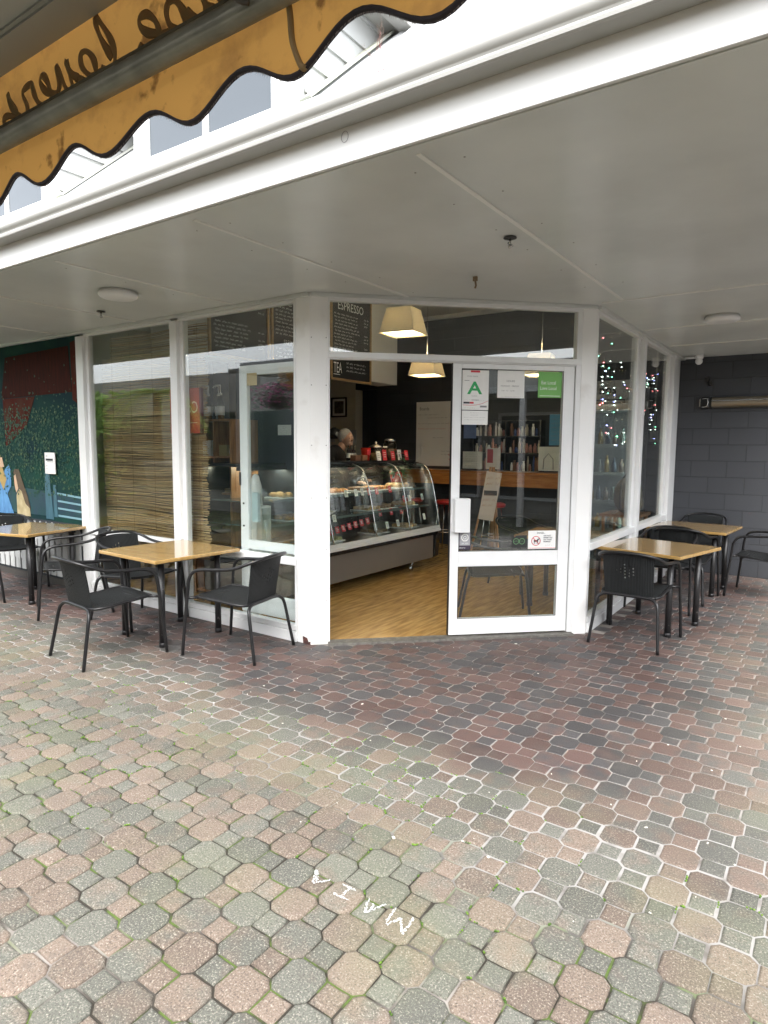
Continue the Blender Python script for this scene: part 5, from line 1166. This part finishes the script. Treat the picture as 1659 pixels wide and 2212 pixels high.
MB().box((-.05, -.03, -.07), (.05, 0, .07)).build('box_body', mat('switch_cream', (.40, .40, .33), .5), cd, bev=.004); MB().tube([(0, -.012, .07), (0, -.012, 3.5-a.z)], .012, 8).build('conduit', MC['switch_cream'], cd)
bp_ = empty('backpack', (1.33, 4.05, .80), R(20), 'khaki canvas backpack on a side table inside the right window', 'bag'); kh = mat('khaki_canvas', (.20, .17, .12), .8, col2=(.12, .10, .07), vs=9, bump=.4, bs=60)
MB().ball((0, 0, .20), .19, 18, (.85, .62, 1.15)).build('bag_body', kh, bp_); MB().ball((.05, -.12, .12), .10, 14, (1.1, .6, 1)).build('pocket', kh, bp_)
MB().tube(smooth_path([(-.08, -.11, .34), (-.10, -.16, .22), (-.09, -.13, .06)], 4), .012, 6).tube(smooth_path([(.06, .0, .40), (0, -.03, .47), (-.06, 0, .40)], 4), .010, 6).build('strap', mat('dark_strap', (.07, .06, .05), .8), bp_)
tk = empty('side_table', (1.33, 4.05, .014), 0, 'low dark side table carrying the khaki backpack', 'side table'); MB().box((-.24, -.28, .755), (.20, .28, .785)).build('table_top', wood, tk)
for sx in (-.2, .16):
    for sy in (-.24, .24): MB().box((sx-.015, sy-.015, 0), (sx+.015, sy+.015, .754)).build('leg', wood, tk)
# fairy lights in the right windows
bm_ = [mat('fairy_%s' % n_, c, .4, emit=c, es=e_) for n_, c, e_ in (('white', (.85, 1, .9), 1.7), ('red', (1, .25, .25), 2), ('blue', (.4, .45, 1), 2.2), ('green', (.3, 1, .6), 2))]
proto = []
for M_ in bm_: b_ = MB(); b_.ball((0, 0, 0), .0056, 6); me_o = b_.build('bulb', M_); proto.append(me_o)
def fairy(y0, y1, z0, n_, seed, lb):
    e = empty('string_lights', (WX-.10, (y0+y1)/2, H-.3), 0, lb, 'string lights', 'fairy lights in the right windows'); rn = random.Random(seed); w_ = MB(off=tuple(e.location)); pts = []
    for s_ in range(5):
        P = [(WX-.09-rn.uniform(0, .03), y0+(y1-y0)*t/7+rn.uniform(-.08, .08), z0+rn.uniform(-.55, .38)) for t in range(8)]
        q = smooth_path(P, 5); pts.append(q); w_.tube(q, .0012, 4)
    for s_ in range(4):
        yy = y0+(y1-y0)*rn.uniform(.1, .95); P = [(WX-.10, yy+rn.uniform(-.03, .03), z0+.25-.16*t) for t in range(int(rn.uniform(3, 7)))]
        q = smooth_path(P, 5); pts.append(q); w_.tube(q, .0012, 4)
    w_.build('wire', mat('wire_green', (.10, .13, .11), .6), e)
    for _ in range(n_):
        q = rn.choice(pts); p = rn.choice(q); pr = proto[rn.choice((0, 0, 0, 0, 1, 2, 3))]; c = pr.copy(); COL.objects.link(c); c.parent = e; c.location = Vector(p)-e.location+Vector((0, 0, -.008))
fairy(1.68, 3.0, 2.12, 84, 3, 'tangled multicolour fairy lights in the nearer right window')
fairy(3.24, 4.40, 2.10, 42, 6, 'sparser multicolour fairy lights in the further right window')
for o in proto: bpy.data.objects.remove(o)
# ---------------------------------------------------------------- notices on the sliding door glass (s along the chamfer, z up)
def door_item(name, s0, s1, z0, z1, lb, cat, M_, d=-.0285+.054):
    e = empty(name, tuple((c_*((s0+s1)/2)-n_in*(-.0255)).to_3d()+Vector((0, 0, z0))), CA, lb, cat); w_ = (s1-s0)/2; h_ = z1-z0
    MB().box((-w_, 0, 0), (w_, .0012, h_)).build('sheet', M_, e); return e, w_, h_
e, w_, h_ = door_item('certificate', 1.186, 1.402, 1.838, 2.146, 'food grade certificate with a big green A at the top left of the door glass', 'certificate', paper)
MB().text('A', -.062, .125, .135, -.0012, sx=1.25, bold=True).build('letter', mat('green_ink', (.02, .34, .10), .5), e)
t = MB(); t.text('FOOD GRADE', -.07, .255, .014, -.0012); t.text('Excellent', -.03, .105, .012, -.0012); t.box((-.03, -.0012, .075), (.03, -.0008, .079)).box((-.09, -.0012, .225), (-.05, -.0008, .229)); t.scrib(-.09, -.01, .075, .006, -.0012); t.scrib(0, .08, .07, .006, -.0012); t.scrib(-.09, .0, .012, .006, -.0012); t.box((.04, -.0012, .02), (.095, -.0008, .034)); t.build('lettering', greyink, e)
t = MB(); t.box((-.095, -.0013, .048), (-.045, -.0008, .062)); t.build('dark_block', ink, e)
t = MB(); t.box((-.04, -.0012, .29), (.035, -.0008, .305)); t.box((-.044, -.0013, .048), (-.012, -.0008, .062)); t.tube(smooth_path([(-.10, -.001, .038), (-.02, -.001, .036), (.05, -.001, .048), (.105, -.001, .072)], 5), .0015, 4); t.build('red_marks', redp, e)
e, w_, h_ = door_item('registration_card', 1.188, 1.40, 1.722, 1.832, 'small white printed card under the green A certificate', 'card', paper); t = MB()
for k, (a, b) in enumerate(((-.04, .04), (-.035, .03), (-.09, .09), (-.085, .08))): t.scrib(a, b, .09-.018*k, .007, -.0012)
t.build('lettering', greyink, e)
e, w_, h_ = door_item('hours_notice', 1.474, 1.697, 1.936, 2.15, 'white opening hours sheet in the top middle of the door glass', 'notice', paper); MB().text('HOURS', -.038, .125, .021, -.0012).text('MONDAY - FRIDAY', -.085, .088, .016, -.0012, sx=1.1).text('7 AM    TO    3.30 PM', -.08, .052, .012, -.0012).scrib(-.08, .08, .010, .007, -.0012).build('lettering', greyink, e)
e, w_, h_ = door_item('local_sticker', 1.812, 2.012, 1.945, 2.148, 'green sticker with white script at the top right of the door glass', 'sticker', mat('sticker_green', (.16, .42, .10), .5)); t = MB(); t.text('Eat Local', -.075, .105, .040, -.0012, sx=.85); t.text('Love Local', -.085, .062, .038, -.0012, sx=.85); t.box((-.085, -.0012, .012), (.085, -.0008, .016)); t.build('lettering', paper, e)
e, w_, h_ = door_item('badge_sticker', 1.182, 1.282, .725, .868, 'grey sticker with a white ring badge just under the door handle box', 'sticker', mat('sticker_dark', (.035, .025, .045), .5)); MB().box((-.042, -.0008, .035), (.045, -.0004, .138)).build('grey_field', mat('sticker_grey', (.33, .33, .35), .5), e)
t = MB()
for r, w2 in ((.027, .0055), (.0115, .003)): t.tube([(r*cos(a)+.001, -.0012, .098+r*sin(a)) for a in [k*pi/12 for k in range(24)]], w2, 4, closed=True)
t.scrib(-.025, .03, .045, .014, -.0012, 'x', .004); t.text('takeaway', -.045, .012, .014, -.0012, sx=1); t.build('lettering', paper, e)
e, w_, h_ = door_item('green_stickers', 1.63, 1.757, .735, .835, 'dark square sticker with two round green badges left of the dog notice', 'sticker', mat('sticker_black', (.02, .022, .022), .5))
for cx_ in (-.028, .022): t = MB(); t.tube([(cx_+.023*cos(a), -.001, .052+.023*sin(a)) for a in [k*pi/10 for k in range(20)]], .002, 4, closed=True); t.scrib(cx_-.017, cx_+.017, .045, .018, -.001, 'x', .003); t.build('round_badge', mat('badge_green', (.15, .34, .14), .5), e)
MB().lathe((0, 0, 0), [(.003, 0), (.003, .003)], 8).build('orange_dot', mat('dot_orange', (.8, .25, .1), .5), e).location = (-.04, -.001, .09)
e, w_, h_ = door_item('dog_notice', 1.768, 2.006, .722, .872, 'white DOGS notice with a red crossed circle at the bottom right of the door glass', 'notice', paper)
t = MB(); t.text('DOGS...', -.045, .125, .019, -.0012, sx=1.1, bold=True)
for k, s_ in enumerate(('ARE NOT', 'PERMITTED', 'ON THESE', 'PREMISES')): t.text(s_, .012, .103-.0165*k, .0145, -.0012, sx=1.05, bold=True)
t.scrib(.03, .10, .026, .007, -.0012)
t.rbox((-.052, -.0014, .066), (.036, .0006, .014)).rbox((-.030, -.0014, .080), (.013, .0006, .010)).rbox((-.037, -.0014, .074), (.008, .0006, .014))
for x in (-.067, -.060, -.043, -.037): t.rbox((x, -.0014, .052), (.0035, .0006, .018))
t.build('lettering', ink, e)
t = MB(); t.tube([(-.052+.037*cos(a), -.0016, .066+.037*sin(a)) for a in [k*pi/14 for k in range(28)]], .0028, 4, closed=True); t.tube([(-.078, -.002, .092), (-.026, -.002, .040)], .0028, 4); t.box((-.115, -.0012, .006), (.115, -.0008, .009)); t.build('red_ring', redp, e)

# shops closing the right end of the lane and a hedge far to the left (seen mirrored in the glass)
rs_ = empty('side_shop', (9.5, 0, 0), 0, 'low grey shop with white framed windows across the right end of the lane', 'building')
MB().box((0, -7, 0), (.2, 8, 3.4)).build('shop_wall', mat('side_wall', (.34, .34, .32), .7, var=.3, vs=1), rs_)
MB().box((-1.6, -7, 2.6), (.1, 8, 2.72)).build('canopy', soff, rs_)
for y in (-5.5, -3.2, -.9, 1.4, 3.7, 6):
    f = MB(); f.box((-.06, y, .4), (-.001, y+.07, 2.3)).box((-.06, y+1.8, .4), (-.001, y+1.87, 2.3)).box((-.06, y+.07, 2.23), (-.001, y+1.8, 2.3)).box((-.06, y+.07, .4), (-.001, y+1.8, .47)); f = f.build('window_frame', alu, rs_)
    MB().box((-.03, y+.07, .47), (-.01, y+1.8, 2.23)).build('pane', mat('opp_glass', (.04, .05, .055), .05), f)
for y in (-6, -2, 2, 6): MB().box((-1.55, y, 0), (-1.45, y+.1, 2.6)).build('post', white, rs_)
hd = MB(off=(-13, -3, 0)); rh_ = random.Random(77)
for _ in range(9000):
    c = Vector((rh_.gauss(-13, .5), rh_.uniform(-6.4, -.2), rh_.random()**.7*2.9)); s_ = rh_.uniform(.05, .13); u_ = Vector((rh_.uniform(-1, 1), rh_.uniform(-1, 1), rh_.uniform(-1, 1))).normalized()*s_; w_ = u_.cross(Vector((rh_.uniform(-1, 1), rh_.uniform(-1, 1), 1))).normalized()*s_*.6
    hd.add([c-u_, c-w_, c+u_, c+w_], [(0, 1, 2, 3)])
tag(hd.build('hedge', leafm), 'tall green hedge closing the left end of the lane', 'hedge')

# weed and ring at the gutter
wd = MB(off=(1.76, -1.60, 2.93)); rw = random.Random(15)
def twig(p, d, l, r_):
    q = p+d*l; wd.mt(0 if l > .035 else 1); wd.tube([p, (p+q)/2+Vector((rw.uniform(-.004, .004), 0, 0)), q], [r_, r_*.8, r_*.5], 4)
    if l > .014:
        for k in range(2): twig(q if k else p.lerp(q, .6), (d+Vector((rw.uniform(-.7, .7), rw.uniform(-.3, .3), rw.uniform(-.1, .4)))).normalized(), l*rw.uniform(.55, .8), r_*.65)
for k in range(2): twig(Vector((1.745+.03*k, -1.60, 2.90)), Vector((.1-.15*k, 0, 1)).normalized(), .085, .0022)
tag(wd.build('weed', [mat('weed_red', (.16, .04, .04), .7), mat('weed_brown', (.12, .08, .06), .7)]), 'thin red stemmed weed growing out of the roof gutter', 'weed')
rg_ = MB(off=(1.577, YF-.026, 2.77)); rg_.tube([(1.577+.017*cos(a), YF-.026, 2.768+.021*sin(a)) for a in [k*pi/12 for k in range(24)]], .0012, 5, closed=True)
tag(rg_.build('wire_ring', greyink), 'small thin wire ring hanging on the white fascia', 'ring')

# nail heads in the soffit sheets and cobwebs of dust at the joints
nh = MB().lathe((0, 0, -.0018), [(.0045, 0), (.005, .0022)], 8); nh = nh.build('nail_head', mat('nail_grey', (.30, .29, .27), .6), B); nh.location = (-3.2, -1.0, H)
for x in (-1.97, -.89, .42, .66, 1.74, 1.99):
    for y in (-1.35, -.95, -.5, -.08, .4, .9):
        if not outside(x, y, -.1): continue
        c = nh.copy(); COL.objects.link(c); c.parent = B; c.location = (x+random.uniform(-.02, .02), y+random.uniform(-.03, .03), H)
